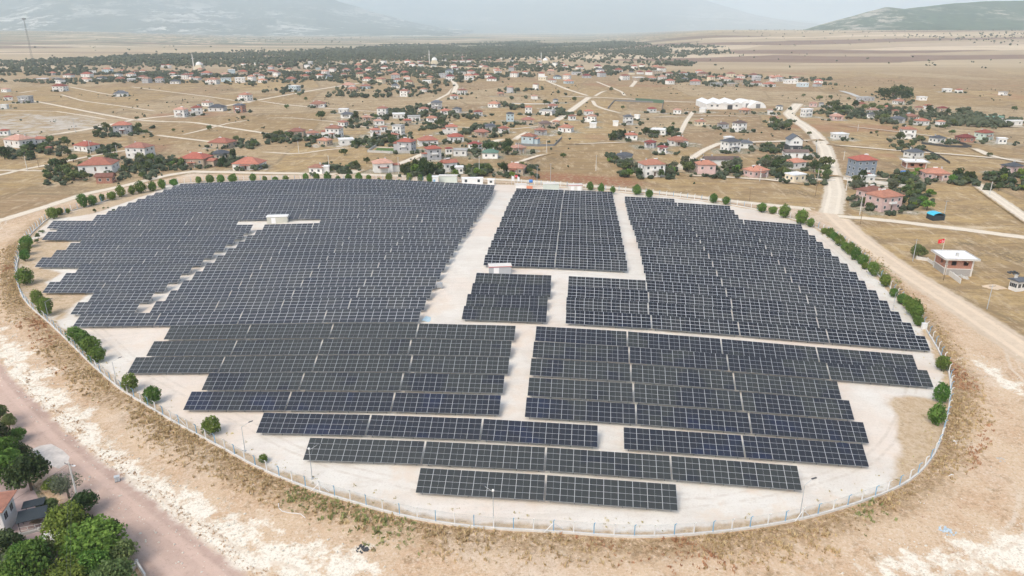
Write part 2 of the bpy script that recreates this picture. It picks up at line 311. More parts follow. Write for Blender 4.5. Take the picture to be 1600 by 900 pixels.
c_soil = mixc(GC, c_soil, (0.32, 0.22, 0.125), mth(GC, 'MULTIPLY', rng(GC, spk2, 0.56, 0.62), mth(GC, 'MULTIPLY', rng(GC, nB, 0.44, 0.56), 0.7)))
fs = attr(GC, 'fence_dist')
weed = mth(GC, 'MULTIPLY', rng(GC, mth(GC, 'MULTIPLY_ADD', nB, -7.0, fs), -2.6, 3.6, 1, 0), rng(GC, fs, -0.3, 0.5))
c_soil = mixc(GC, c_soil, mixc(GC, (0.25, 0.165, 0.085), (0.40, 0.29, 0.165), rng(GC, noise(GC, P, 1.3, 6, 0.75), 0.38, 0.62)), mth(GC, 'MULTIPLY', weed, rng(GC, noise(GC, P, 0.9, 8, 0.85), 0.42, 0.52)))
c_soil = mixc(GC, c_soil, (0.14, 0.09, 0.045), mth(GC, 'MULTIPLY', weed, mth(GC, 'MULTIPLY', rng(GC, noise(GC, P, 2.2, 8, 0.85), 0.52, 0.58), 0.7)))
c_out = mixc(GC, c_out, c_soil, rng(GC, mth(GC, 'MULTIPLY_ADD', nB, 8, bare), 2.0, 6.0))
# white gravel yard inside the fence
c_gr = mixc(GC, (0.71, 0.675, 0.605), (0.65, 0.605, 0.535), rng(GC, nB, 0.35, 0.65))
c_gr = mixc(GC, c_gr, (0.70, 0.59, 0.49), mth(GC, 'MULTIPLY', rng(GC, nA, 0.46, 0.62), 0.7))
c_gr = mixc(GC, c_gr, (0.50, 0.45, 0.38), mth(GC, 'MULTIPLY', rng(GC, nD, 0.50, 0.72), 0.55))
c_gr = mixc(GC, c_gr, (0.56, 0.50, 0.42), mth(GC, 'MULTIPLY', rng(GC, noise(GC, mapv(P, (0.10, 0.35, 1), -0.1), 1.0, 7, 0.75), 0.50, 0.66), 0.5))
rut = rng(GC, mth(GC, 'ABSOLUTE', mth(GC, 'SUBTRACT', mth(GC, 'ABSOLUTE', mth(GC, 'ADD', mth(GC, 'MULTIPLY_ADD', nA, 3.0, fs), 5.6)), 0.9)), 0.12, 0.42, 1, 0)
c_gr = mixc(GC, c_gr, (0.53, 0.46, 0.38), mth(GC, 'MULTIPLY', rut, mth(GC, 'MULTIPLY', rng(GC, nC, 0.35, 0.6), 0.55)))
c_gr = mixc(GC, c_gr, (0.52, 0.42, 0.30), mth(GC, 'MULTIPLY', rng(GC, nC, 0.63, 0.72), 0.35))
track = noise(GC, mapv(P, (0.05, 0.9, 1), -0.1), 1.0, 3)
c_gr = mixc(GC, c_gr, (0.78, 0.75, 0.70), mth(GC, 'MULTIPLY', rng(GC, track, 0.52, 0.66), 0.15))
c_tan = mixc(GC, (0.46, 0.34, 0.21), (0.56, 0.44, 0.31), rng(GC, nC, 0.35, 0.65))
c_tan = mixc(GC, c_tan, (0.27, 0.20, 0.11), mth(GC, 'MULTIPLY', rng(GC, nC, 0.62, 0.75), rng(GC, nB, 0.4, 0.55)))
tanf = rng(GC, mth(GC, 'MULTIPLY_ADD', nB, 5.0, attr(GC, 'drypatch')), 1.6, 3.4)
tanf = mth(GC, 'MAXIMUM', tanf, rng(GC, mth(GC, 'MULTIPLY_ADD', nB, 5.0, fs), 0.6, 1.6))
c_tan = mixc(GC, c_tan, (0.30, 0.215, 0.12), mth(GC, 'MULTIPLY', rng(GC, spk2, 0.52, 0.60), 0.7)); c_tan = mixc(GC, c_tan, (0.64, 0.54, 0.41), mth(GC, 'MULTIPLY', rng(GC, spk, 0.54, 0.60), 0.6))
c_gr = mixc(GC, c_gr, (0.47, 0.40, 0.31), mth(GC, 'MULTIPLY', rng(GC, spk, 0.56, 0.62), mth(GC, 'MULTIPLY', rng(GC, nB, 0.46, 0.60), 0.6)))
c_gr = mixc(GC, c_gr, (0.66, 0.56, 0.45), mth(GC, 'MULTIPLY', rng(GC, noise(GC, P, 0.08, 6, 0.7), 0.52, 0.64), 0.6))
c_in = mixc(GC, c_gr, c_tan, tanf)
c_all = mixc(GC, c_out, c_in, rng(GC, fs, -0.05, 0.05, 1, 0))
GC.links.new(c_all, gi.inputs[0])
hh = mth(GC, 'ADD', mth(GC, 'MULTIPLY', nC, 0.6), mth(GC, 'MULTIPLY', nD, 0.25)); GC.links.new(hh, gi.inputs[1])
def ground_mat(name):
    m = bpy.data.materials.new(name); m.use_nodes = True; nt = m.node_tree; b = nt.nodes['Principled BSDF']
    g = nt.nodes.new('ShaderNodeGroup'); g.node_tree = GC
    b.inputs['Roughness'].default_value = 0.95; b.inputs['Specular IOR Level'].default_value = 0.1
    bp = nt.nodes.new('ShaderNodeBump'); bp.inputs['Strength'].default_value = 0.6; bp.inputs['Distance'].default_value = 0.35
    nt.links.new(g.outputs[1], bp.inputs['Height']); nt.links.new(bp.outputs[0], b.inputs['Normal'])
    return m, nt, g, b
M_GROUND, nt_, g_, b_ = ground_mat('dry_ground'); nt_.links.new(g_.outputs[0], b_.inputs['Base Color'])
def road_mat(name, c1, c2, ragged=0.35):
    m, nt, g, b = ground_mat(name)
    geo = nt.nodes.new('ShaderNodeNewGeometry'); e = attr(nt, 'across')
    n1 = noise(nt, geo.outputs['Position'], 0.35, 6, 0.7); n2 = noise(nt, geo.outputs['Position'], 0.06, 3); n3 = noise(nt, geo.outputs['Position'], 2.5, 4, 0.7)
    c = mixc(nt, c1, c2, rng(nt, n1, 0.35, 0.65)); c = mixc(nt, c, tuple(v * 0.82 for v in c2), mth(nt, 'MULTIPLY', rng(nt, n3, 0.55, 0.75), 0.5))
    # wheel tracks: two paler bands along the strip
    tr = rng(nt, mth(nt, 'ABSOLUTE', mth(nt, 'SUBTRACT', mth(nt, 'ABSOLUTE', e), 0.33)), 0.06, 0.2, 1, 0)
    c = mixc(nt, c, tuple(min(0.85, v * 1.16) for v in c1), mth(nt, 'MULTIPLY', tr, 0.75)); c = mixc(nt, c, tuple(v * 0.72 for v in c2), mth(nt, 'MULTIPLY', rng(nt, noise(nt, geo.outputs['Position'], 1.3, 8, 0.85), 0.54, 0.62), 0.45))
    f = rng(nt, mth(nt, 'MULTIPLY_ADD', n1, -ragged * 2, mth(nt, 'ABSOLUTE', e)), 0.62 - ragged, 0.86 - ragged, 1, 0)
    nt.links.new(mixc(nt, g.outputs[0], c, f), b.inputs['Base Color']); return m
M_ROADW = road_mat('white_track', (0.66, 0.59, 0.48), (0.57, 0.49, 0.38), 0.42)
M_ROADP = road_mat('pink_gravel_road', (0.52, 0.385, 0.315), (0.44, 0.315, 0.255), 0.26)
M_ROADT = road_mat('tan_dirt_road', (0.63, 0.515, 0.385), (0.54, 0.43, 0.315), 0.3)
M_ROADG = road_mat('grey_road', (0.50, 0.49, 0.46), (0.44, 0.43, 0.41), 0.15)

def poly_sdf(X, Y, poly):
    """signed distance, positive inside"""
    P0 = np.array(poly); P1 = np.roll(P0, -1, 0); d = np.full(X.shape, 1e9); ins = np.zeros(X.shape, bool)
    for (ax, ay), (bx, by) in zip(P0, P1):
        ex, ey = bx - ax, by - ay; wx, wy = X - ax, Y - ay
        t = np.clip((wx * ex + wy * ey) / (ex * ex + ey * ey + 1e-9), 0, 1)
        d = np.minimum(d, (wx - ex * t) ** 2 + (wy - ey * t) ** 2)
        c = ((ay > Y) != (by > Y)) & (X < (bx - ax) * (Y - ay) / ((by - ay) + 1e-12) + ax); ins ^= c
    d = np.sqrt(d); return np.where(ins, d, -d)
def plan(pts):
    x, y = at([p[0] for p in pts], [p[1] for p in pts]); return list(zip(x.tolist(), y.tolist()))
FENCE_PX = [(75,342),(58,357),(45,370),(36,383),(31,397),(26,415),(27,440),(33,462),(47,480),(77,505),(110,537),(145,572),(185,607),(230,635),(275,662),(312,682),(350,702),(400,731),(450,752),(500,771),(550,785),(612,804),(675,817),(750,826),(800,829),(875,832),(950,839),(1012,841),(1075,837),(1150,830),(1200,822),(1262,811),(1325,792),(1375,775),(1420,755),(1450,727),(1465,702),(1477,665),(1485,622),(1485,587),(1473,562),(1462,540),(1449,520),(1436,496),(1400,461),(1366,424),(1342,398),(1312,375),(1286,361),(1262,350),(1240,343),(1215,336),(1180,327),(1140,320),(1100,314),(1050,308),(1000,303),(960,299),(920,296),(880,292),(800,288),(745,286),(700,286),(600,284),(500,283),(400,283),(330,284),(270,288),(235,295),(200,304),(150,319),(110,330)]
FENCE = plan(FENCE_PX)
POLY = {
 'bare': plan([(-500,350),(0,347),(75,324),(130,306),(200,292),(300,271),(500,274),(700,278),(860,286),(950,294),(1150,316),(1290,331),(1345,376),(1400,417),(1480,470),(1600,556),(1760,660),(2300,1000)]) + [(160, -60), (-160, -60), (-260, 60)],
 'drypatch': plan([(1378,618),(1480,625),(1478,665),(1462,705),(1445,728),(1415,756),(1400,748),(1407,700),(1398,650)]),
 'chalk': plan([(0,505),(60,575),(135,655),(170,700),(230,740),(330,790),(420,842),(560,860),(620,905),(300,905),(250,850),(180,775),(110,690),(30,610),(0,575)]),
 'chalk2': plan([(1375,862),(1450,850),(1520,838),(1600,820),(1700,800),(1700,910),(1330,910)]),
 'chalk3': plan([(1500,560),(1530,560),(1600,600),(1620,620),(1570,610),(1530,590)]),
 'dry2': plan([(28,380),(75,368),(110,378),(100,400),(62,405),(60,420),(100,425),(75,440),(70,452),(140,458),(115,480),(95,505),(50,480),(30,440)]),
 'dry3': plan([(78,342),(150,320),(200,306),(262,289),(250,297),(200,315),(150,333),(90,343)]),
 'pasture': plan([(-60,178),(60,176),(150,184),(175,200),(120,204),(60,216),(-60,214)]),
 'redsoil': plan([(780,276),(850,268),(985,276),(1020,290),(960,293),(860,284)]),
}
def ground_attrs(me, X, Y):
    A = {}
    def far(v, pol): return poly_sdf(X, Y, POLY[pol])
    A['fence_dist'] = -poly_sdf(X, Y, FENCE)
    A['bare'] = far(0, 'bare')
    ch = np.maximum(np.maximum(far(0, 'chalk'), far(0, 'chalk2')), far(0, 'chalk3')); A['chalk'] = np.clip(ch, -14, 3) - 1.6 * (X > 20)
    A['drypatch'] = np.maximum(np.maximum(far(0, 'drypatch'), far(0, 'dry2')), far(0, 'dry3'))
    A['pasture'] = far(0, 'pasture'); A['redsoil'] = far(0, 'redsoil')
    for k, v in A.items():
        a = me.attributes.new(k, 'FLOAT', 'POINT'); a.data.foreach_set('value', np.ascontiguousarray(v, dtype=np.float32))
def axis(lo, hi, step, L0, L1, gr=1.13):
    a = list(np.arange(lo, hi + 0.1, step)); s = step; x = a[-1]
    while x < L1: s *= gr; x += s; a.append(x)
    s = step; x = a[0]; b = []
    while x > L0: s *= gr; x -= s; b.append(x)
    return np.array(b[::-1] + a)
ax_ = axis(-330, 330, 3, -60000, 60000, 1.032); ay_ = axis(30, 440, 3, -400, 70000, 1.032)
XX, YY = np.meshgrid(ax_, ay_); nx, ny = len(ax_), len(ay_); Xf, Yf = XX.ravel(), YY.ravel(); Zf = terr(Xf, Yf)
me = bpy.data.meshes.new('ground'); idx = np.arange(nx * ny).reshape(ny, nx)
q = np.stack([idx[:-1, :-1], idx[:-1, 1:], idx[1:, 1:], idx[1:, :-1]], -1).reshape(-1, 4)
me.from_pydata(np.stack([Xf, Yf, Zf], 1).tolist(), [], q.tolist()); ground_attrs(me, Xf, Yf); me.materials.append(M_GROUND)
me.polygons.foreach_set('use_smooth', [True] * len(me.polygons)); me.update()
GROUND = me; tag(link('ground', me), kind='structure')

# ------------------------------------------------------------------ roads (draped sheets)
RC = [0]
def road(pts, width, m, name='dirt_track', wend=None, fade=False):
    if fade: width *= 0.82
    P_ = plan(pts); xs = np.array([p[0] for p in P_]); ys = np.array([p[1] for p in P_])
    s = np.r_[0, np.cumsum(np.hypot(np.diff(xs), np.diff(ys)))]; n = max(4, int(s[-1] / max(3.0, min(12, np.mean(ys) / 60)))); n = min(n, 260)
    t = np.linspace(0, s[-1], n)
    # smooth the corners by a short moving average over the resampled line
    rx = np.interp(t, s, xs); ry = np.interp(t, s, ys); k = max(1, int(8 / (s[-1] / n)))
    if k > 1 and n > 4 * k:
        ker = np.ones(2 * k + 1) / (2 * k + 1)
        rx2 = np.convolve(np.pad(rx, k, 'edge'), ker, 'valid'); ry2 = np.convolve(np.pad(ry, k, 'edge'), ker, 'valid'); rx, ry = rx2, ry2
    dx = np.gradient(rx); dy = np.gradient(ry); L = np.hypot(dx, dy) + 1e-9; nxx, nyy = -dy / L, dx / L
    w = np.linspace(width, wend if wend else width, n) * 0.72
    ac = np.array([-1, -0.6, -0.2, 0.2, 0.6, 1.0]); m_ = len(ac)
    X = (rx[:, None] + nxx[:, None] * ac * w[:, None]).ravel(); Y = (ry[:, None] + nyy[:, None] * ac * w[:, None]).ravel()
    RC[0] += 1; Z = terr(X, Y) + 0.045 + 0.006 * RC[0]
    me = bpy.data.meshes.new(name); idx = np.arange(n * m_).reshape(n, m_)
    q = np.stack([idx[:-1, :-1], idx[1:, :-1], idx[1:, 1:], idx[:-1, 1:]], -1).reshape(-1, 4)
    me.from_pydata(np.stack([X, Y, Z], 1).tolist(), [], q.tolist()); ground_attrs(me, X, Y)
    a = me.attributes.new('across', 'FLOAT', 'POINT'); va = np.tile(np.abs(ac), n).reshape(n, m_)
    if fade: va[0] = va[-1] = 1.0; va[1] = np.maximum(va[1], .7); va[-2] = np.maximum(va[-2], .7)
    a.data.foreach_set('value', va.ravel().astype(np.float32))
    me.materials.append(m); me.polygons.foreach_set('use_smooth', [True] * len(me.polygons)); me.update()
    return tag(link(name, me), kind='structure')
road([(-80,520),(0,622),(70,697),(145,762),(215,822),(295,888),(350,935),(430,1010)], 8.0, M_ROADP, 'road')
road([(-200,385),(0,345),(75,322),(130,304),(200,289),(260,274),(300,268),(360,269),(500,272),(600,274),(700,277),(790,281),(860,285),(950,293),(1050,303),(1150,315),(1230,323),(1300,330)], 5.0, M_ROADW)
road([(1290,325),(1340,372),(1400,416),(1450,448),(1500,480),(1560,520),(1650,580),(1800,690)], 9.5, M_ROADT, 'road')
road([(1298,334),(1305,300),(1300,275),(1295,255),(1289,232),(1275,212),(1262,200),(1240,186),(1232,178),(1247,162)], 8.5, M_ROADW, 'road', 9)
road([(1310,338),(1350,341),(1400,346),(1500,358),(1600,371),(1700,382)], 4.5, M_ROADW)
for pts, w, m in [
 ([(-60,280),(0,274),(30,266),(62,260),(105,252),(125,247),(187,236),(240,231)], 3.5, M_ROADW),
 ([(-60,267),(0,266),(60,267),(120,268)], 2.8, M_ROADW),
 ([(62,214),(90,209),(120,205),(162,197),(205,188),(245,183),(270,181),(310,174),(350,166),(400,157),(450,148),(490,141),(527,135),(575,128)], 6, M_ROADW),
 ([(30,154),(75,162),(140,175),(205,187),(250,190),(300,191),(360,200),(400,206),(440,212)], 4.5, M_ROADW),
 ([(235,210),(275,215),(325,221),(370,226)], 4, M_ROADW), ([(275,213),(310,205),(355,193),(400,186)], 3, M_ROADW),
 ([(-40,172),(0,172),(87,174),(140,182),(175,188)], 2.8, M_ROADW), ([(22,147),(45,143),(67,140)], 4, M_ROADW),
 ([(105,135),(160,146),(185,150)], 3, M_ROADW), ([(200,135),(260,143),(325,151),(400,162)], 3.2, M_ROADW), ([(92,147),(130,158),(190,166),(250,175)], 3, M_ROADW),
 ([(400,237),(465,241),(520,233),(570,230)], 2.8, M_ROADW), ([(520,279),(545,271),(570,262)], 8, M_ROADW), ([(605,262),(635,252),(660,241),(672,236)], 5, M_ROADW),
 ([(545,228),(600,231),(650,232)], 3, M_ROADW), ([(400,185),(450,184),(520,190),(590,202),(640,205)], 2.5, M_ROADW), ([(400,157),(440,163),(490,168),(560,173),(640,177)], 3.5, M_ROADW),
 ([(637,179),(675,160),(700,147),(715,130)], 4, M_ROADW), ([(697,108),(705,122),(713,135),(708,147)], 7, M_ROADW), ([(705,112),(695,100),(690,92)], 5, M_ROADW),
 ([(670,197),(720,199),(800,202),(850,197),(885,183)], 3, M_ROADW), ([(740,228),(770,222),(795,215)], 7, M_ROADW),
 ([(846,122),(862,130),(887,140),(922,151)], 5, M_ROADW), ([(922,151),(910,160),(895,171),(872,187),(850,198)], 7.5, M_ROADW),
 ([(860,150),(922,152),(970,154),(1030,158),(1082,160),(1110,160)], 6, M_ROADW), ([(927,152),(940,144),(952,141)], 4, M_ROADW), ([(930,127),(955,137),(972,144),(977,151)], 4, M_ROADW), ([(985,137),(993,128),(990,120)], 6, M_ROADW),
 ([(925,156),(930,165),(945,171),(977,179)], 4, M_ROADW), ([(1084,173),(1072,190),(1061,212)], 4, M_ROADW), ([(1001,184),(1060,182),(1130,181),(1200,183)], 2.8, M_ROADW),
 ([(1195,223),(1125,224),(1100,235),(1082,247),(1061,262),(1061,270)], 5, M_ROADW), ([(1062,274),(1130,277),(1200,281),(1265,289)], 3.2, M_ROADW),
 ([(800,257),(815,252),(840,244),(862,239)], 3.5, M_ROADW), ([(885,226),(940,224),(1002,222)], 2.8, M_ROADW), ([(800,222),(812,213),(830,204)], 5, M_ROADW),
 ([(1292,226),(1350,231),(1407,236),(1480,241),(1550,247),(1620,252)], 4.2, M_ROADW), ([(1517,230),(1550,245),(1620,258)], 5, M_ROADW), ([(1520,284),(1550,305),(1600,340),(1640,366)], 6, M_ROADW),
 ([(1310,196),(1400,206),(1480,216),(1520,226)], 2.5, M_ROADW), ([(1490,181),(1520,183),(1545,187)], 4, M_ROADW), ([(1497,196),(1600,199),(1700,201)], 5, M_ROADW), ([(1310,141),(1330,147),(1352,156)], 7, M_ROADG),
 ([(1130,223),(1200,222),(1285,219)], 5, M_ROADW), ([(1290,275),(1340,277),(1420,283)], 3, M_ROADW),
 ([(745,270),(730,276),(700,279)], 6, M_ROADT)]:
    road(pts, w, m, fade=True)

# ------------------------------------------------------------------ mountains and hill
def mountain_mat(name, c1, c2, rock, thr, scale):
    m = bpy.data.materials.new(name); m.use_nodes = True; nt = m.node_tree; b = nt.nodes['Principled BSDF']; b.inputs['Roughness'].default_value = 1; b.inputs['Specular IOR Level'].default_value = 0
    geo = nt.nodes.new('ShaderNodeNewGeometry'); mp = nt.nodes.new('ShaderNodeMapping'); mp.inputs['Scale'].default_value = (1, 0.6, 1.6); nt.links.new(geo.outputs['Position'], mp.inputs[0])
    n1 = noise(nt, mp.outputs[0], scale, 8, 0.68); n2 = noise(nt, mp.outputs[0], scale * 4, 6, 0.7); n3 = noise(nt, mp.outputs[0], scale * 0.35, 4)
    c = mixc(nt, c1, c2, rng(nt, n2, 0.4, 0.6)); sp = nt.nodes.new('ShaderNodeSeparateXYZ'); nt.links.new(geo.outputs['Position'], sp.inputs[0])
    low = rng(nt, sp.outputs[2], 0, thr, 1, 0.1)
    c = mixc(nt, c, rock, mth(nt, 'MULTIPLY', rng(nt, mth(nt, 'ADD', n1, mth(nt, 'MULTIPLY', n2, 0.35)), 0.66, 0.76), mth(nt, 'MULTIPLY', low, rng(nt, n3, 0.42, 0.6))))
    nt.links.new(c, b.inputs['Base Color']); return m
def fbm(X, Y, seed, s0, octv=6):
    r = np.random.default_rng(seed); z = np.zeros(X.shape); a = 1.0
    for o in range(octv):
        for _ in range(3):
            th = r.uniform(0, 6.28); ph = r.uniform(0, 6.28); k = s0 * (2 ** o) * r.uniform(0.8, 1.25)
            z += a * np.sin((X * math.cos(th) + Y * math.sin(th)) * k + ph + 1.3 * np.sin((X * math.sin(th) - Y * math.cos(th)) * k * 0.6 + ph)) / 3
        a *= 0.52
    return z
def ridge(name, D, prof, dep, m, seed, rough=0.09, foot=1.0, res=(260, 46)):
    """a mountain range: prof = [(photo x, photo y of the crest)], crest at distance D, falling over dep metres towards the viewer"""
    pxs = np.array([p[0] for p in prof], float); pys = np.array([p[1] for p in prof], float)
    nxr, nyr = res; U = np.linspace(pxs[0], pxs[-1], nxr); V = np.linspace(-0.5, 1, nyr)
    crest = CAMH + (Y0 - np.interp(U, pxs, pys)) / F * D / CP
    lat = (U - 800) / F * D
    XX = np.zeros((nyr, nxr)); YY = XX.copy(); ZZ = XX.copy()
    for j, v in enumerate(V):
        dd = D - dep * max(v, 0) + dep * 0.8 * max(-v, 0)
        XX[j] = lat * (1 - 0.35 * (D - dd) / D); YY[j] = dd
        sh = 1 - v if v > 0 else 1 + v * 1.6
        ZZ[j] = crest * sh ** 1.35
    fb = fbm(XX, YY, seed, 2 * math.pi / (dep * 1.1))
    hump = np.sin(np.pi * np.clip(np.abs(V), 0, 1))[:, None]
    ZZ += fb * crest[None, :] * rough * 2.2 * hump + fbm(XX, YY, seed + 9, 2 * math.pi / (dep * 0.25), 4) * crest[None, :] * rough * 0.4 * (1 - np.clip(np.abs(V), 0, 1)[:, None] ** 3)
    ZZ[-1] = -6; ZZ[0] = -6; ZZ = np.maximum(ZZ, -8)
    base = terr(XX.ravel(), YY.ravel()).reshape(XX.shape); ZZ = np.where(V[:, None] > 0, ZZ + base * (V[:, None] > 0) * np.clip(V[:, None], 0, 1) * 0.9, ZZ); ZZ[-1] = base[-1] - 8
    me = bpy.data.meshes.new(name); idx = np.arange(nxr * nyr).reshape(nyr, nxr)
    q = np.stack([idx[:-1, :-1], idx[:-1, 1:], idx[1:, 1:], idx[1:, :-1]], -1).reshape(-1, 4)
    me.from_pydata(np.stack([XX.ravel(), YY.ravel(), ZZ.ravel()], 1).tolist(), [], q.tolist()); me.materials.append(m)
    me.polygons.foreach_set('use_smooth', [True] * len(me.polygons)); me.update(); return tag(link(name, me), kind='structure')
M_MTN = mountain_mat('wooded_mountain', (0.060, 0.085, 0.065), (0.10, 0.12, 0.09), (0.72, 0.68, 0.60), 620, 0.0022)
M_MTN2 = mountain_mat('distant_range', (0.10, 0.12, 0.10), (0.14, 0.15, 0.12), (0.40, 0.38, 0.34), 900, 0.0006)
M_HILL = mountain_mat('scrub_hill', (0.020, 0.055, 0.022), (0.045, 0.090, 0.035), (0.42, 0.38, 0.30), 900, 0.0045)
ridge('mountain', 14000, [(-900,-40),(-400,-60),(0,-60),(200,-50),(350,-25),(430,-8),(480,2),(540,8),(590,22),(650,36),(700,44),(740,46.5)], 6000, M_MTN, 3, 0.07)
ridge('distant_mountain', 24000, [(350,30),(450,12),(520,3),(600,2),(700,8),(800,6),(880,-6),(1000,-10),(1080,8),(1150,26),(1230,40),(1350,46)], 9000, M_MTN2, 11, 0.05)
ridge('distant_mountain', 30000, [(-200,20),(300,10),(900,18),(1100,26),(1250,36),(1500,30),(1900,10),(2300,15)], 9000, M_MTN2, 21, 0.05)
ridge('hill', 5900, [(1195,51),(1222,48),(1250,40),(1290,30),(1330,20),(1345,17),(1370,19.5),(1400,16),(1440,12),(1490,9.5),(1540,8.5),(1600,7.5),(1700,6),(1900,9),(2300,20)], 1700, M_HILL, 31, 0.035, res=(320, 60))

# ------------------------------------------------------------------ solar tables
# (kind, [(x,y) breakpoints of top edge with module counts between])  kind W=half-cut 2.30, S=2.0
# front rows: list of x breakpoints where table gaps are; y given at ends
FR=[ # xl,yl,xr,yr,[gap x...]
(656,730,1057,756,[850]),
(484,683,1246,727,[664,855,1050]),
(412,644,935,664,[580,755]),
(972.5,666.5,1348,693,[1157.5]),
(299.5,611,784.5,617,[454.5,617.5]),
(821.5,620,1349,659,[993,1170]),
(327,582,790,585.5,[476,634]),
(825.5,589,1327,625,[989,1157]),
(212.5,557.5,797.5,557.5,[355,496,645]),
(829,559,1308,595,[984,1146]),
(241,532.5,801,532,[375.5,514,656.5]),
(833,533,1449,578,[981.5,1136,1291.5]),
(267.5,508,807,508.5,[397,530.5,667]),
(837,509,1426,554,[979.5,1126,1275.5]),
]
MR=[(744,426,862.5,430,[]),(738,442,862,445.5,[]),(730,459,857,462,[]),(724.5,477.5,856,482,[])]
_ty=[294.2,299,304,310,316,322,329.8,338.3,346.8,355,365,375.2,386,398]
_tx=[806,803.5,800.5,797,794,791,787.5,783.5,780.5,776,771.8,767.3,762.5,757.5]
_ry=[300,305.5,311,317,323,330,336.8,345,353.5,363,372,383,394.8,407]
_rx=[957.5,958.5,959.5,961,962.5,964,965.5,967.8,969.8,971.5,973,975.8,978,980.4]
TR=[(_tx[i],_ty[i],_rx[i],_ry[i],[881.5-(14.5)*i/13.]) for i in range(14)]
RR=[(883.5,483.5,1445,524.8),(884,464,1422.8,504),(886.5,446.5,1404,486.8),(887.5,431,1386,469.7),(1007,423.5,1368.5,453.5),(1004,409.8,1350.5,438.5),(1001,397.3,1337.5,425),(998.7,384.9,1323.5,411.8),(995.6,373.5,1309.5,400.8),(992.5,364.5,1296.5,389),(990,355,1284.5,378.3),(987,346.5,1273,368),(983.5,339,1261.5,359.5),(981,331.8,1252,351),(979.5,325,1153.5,336),(978,319,1147,328.5),(976.5,313,1140.5,322),(975.5,307.2,1054,311)]
LR=[(366,284,667,284),(282,287.2,773.5,289.5),(270,291.5,772.5,293.5),(256.5,296,771,297.5),(243,300.7,768.5,301.5),(230,305.3,765.5,306),(215.5,310.8,762.8,310.5),(201,316.2,759,315.5),(185,322.2,755.5,320.5),(169.5,329,751,326.5),(151.5,335.2,747.5,332.8),(83,344.5,741,340.5),(95.5,352,736.5,348.5),(75.5,361.5,731,356),(132,369,724,364.5),(111,379,718.5,374),(88.5,390,712,384),(65.5,401.5,706,394.5),(127,412.5,699,406),(103.5,425.8,691.8,418.8),(78,439.8,684.5,432.5),(148,454.8,677.5,447),(122.5,471.5,668.5,464),(127,489.5,660,481.5)]
GAP={11:(375,501),12:(396.8,413.7),13:(386,401.3),14:(371.5,387),15:(357.5,373.7),16:(340,357),17:(323,341),18:(305,323.5),19:(287.5,306.5),20:(267,287),21:(244.5,267.5),22:(222,244.5)}

TILT = R(25); SL = 4.12; HLOW = 0.75; HT = 2.65
CT, ST = math.cos(TILT), math.sin(TILT)
MT = Matrix.Translation((0, 0, HLOW)) @ Matrix.Rotation(TILT, 4, 'X')     # table plane: x along the row, y up the slope
def module_mesh(w, h, halfcut, glass):
    b = MB(); b.box(-w / 2, w / 2, 0, h, -0.035, 0, 0)
    t = 0.018; mid = 0.011
    xs = [(-w / 2 + t, -mid), (mid, w / 2 - t)] if halfcut else [(-w / 2 + t, w / 2 - t)]
    for a, c in xs: b.add([(a, t, 0.006), (c, t, 0.006), (c, h - t, 0.006), (a, h - t, 0.006)], [(0, 1, 2, 3)], 1)
    return b.mesh('module', [M_ALU, glass])
MODN = module_mesh(2.25, 1.113, True, PV_NEAR)
PH = 1.13
_am = {}
def array_mesh(n, pitch, halfcut, glass, key):
    if (n, key) in _am: return _am[(n, key)]
    b = MB(); w = pitch - 0.03; h = PH - 0.02
    for i in range(n):
        x0 = (i - n / 2 + 0.5) * pitch
        for j in range(4):
            y0 = j * PH
            b.add([(x0 - w / 2, y0, 0), (x0 + w / 2, y0, 0), (x0 + w / 2, y0 + h, 0), (x0 - w / 2, y0 + h, 0)], [(0, 1, 2, 3)], 0)
            t = 0.030; mid = 0.010
            xs = [(x0 - w / 2 + t, x0 - mid), (x0 + mid, x0 + w / 2 - t)] if halfcut else [(x0 - w / 2 + t, x0 + w / 2 - t)]
            for a, c in xs: b.add([(a, y0 + t, 0.007), (c, y0 + t, 0.007), (c, y0 + h - t, 0.007), (a, y0 + h - t, 0.007)], [(0, 1, 2, 3)], 1)
    me = b.mesh('panel_array', [M_ALUF, glass]); _am[(n, key)] = me; return me
_fm = {}
def frame_mesh(n, pitch, legs, key):
    if (n, key, legs) in _fm: return _fm[(n, key, legs)]
    b = MB(); W = n * pitch
    for y in (0.5, 1.6, 2.9, 4.0): b.box(-W / 2, W / 2, y - 0.04, y + 0.04, -0.13, -0.045, 0, MT)
    # pale gap strips: the clamps and rails seen between the modules
    for i in range(1, n): b.box((i - n / 2) * pitch - 0.03, (i - n / 2) * pitch + 0.03, 0.02, 4 * PH - 0.06, -0.045, -0.037, 1, MT)
    for j in range(1, 4): b.box(-W / 2 + .03, W / 2 - .03, j * PH - 0.035, j * PH + 0.005, -0.060, -0.050, 0, MT)
    k = max(2, int(round(W / 4.2)) + 1)
    for i in range(k):
        x = -W / 2 + 0.9 + (W - 1.8) * i / (k - 1)
        b.box(x - 0.05, x + 0.05, 0.25, 4.25, -0.23, -0.131, 0, MT)
        if legs: leg_geo(b, x)
    me = b.mesh('support_frame', [M_STEEL, M_ALU]); _fm[(n, key, legs)] = me; return me
def leg_geo(b, x):
    zb = HLOW + ST * 3.3; b.box(x - 0.05, x + 0.05, CT * 3.3 - 0.05, CT * 3.3 + 0.05, -0.5, zb - 0.2, 0)
    zf = HLOW + ST * 0.9; b.box(x - 0.05, x + 0.05, CT * 0.9 - 0.05, CT * 0.9 + 0.05, -0.5, zf - 0.2, 0)
LEGB = MB(); LEGB.box(-0.05, 0.05, -0.05, 0.05, -0.5, HLOW + ST * 3.3 - 0.2); LEGB = LEGB.mesh('leg', [M_STEEL])
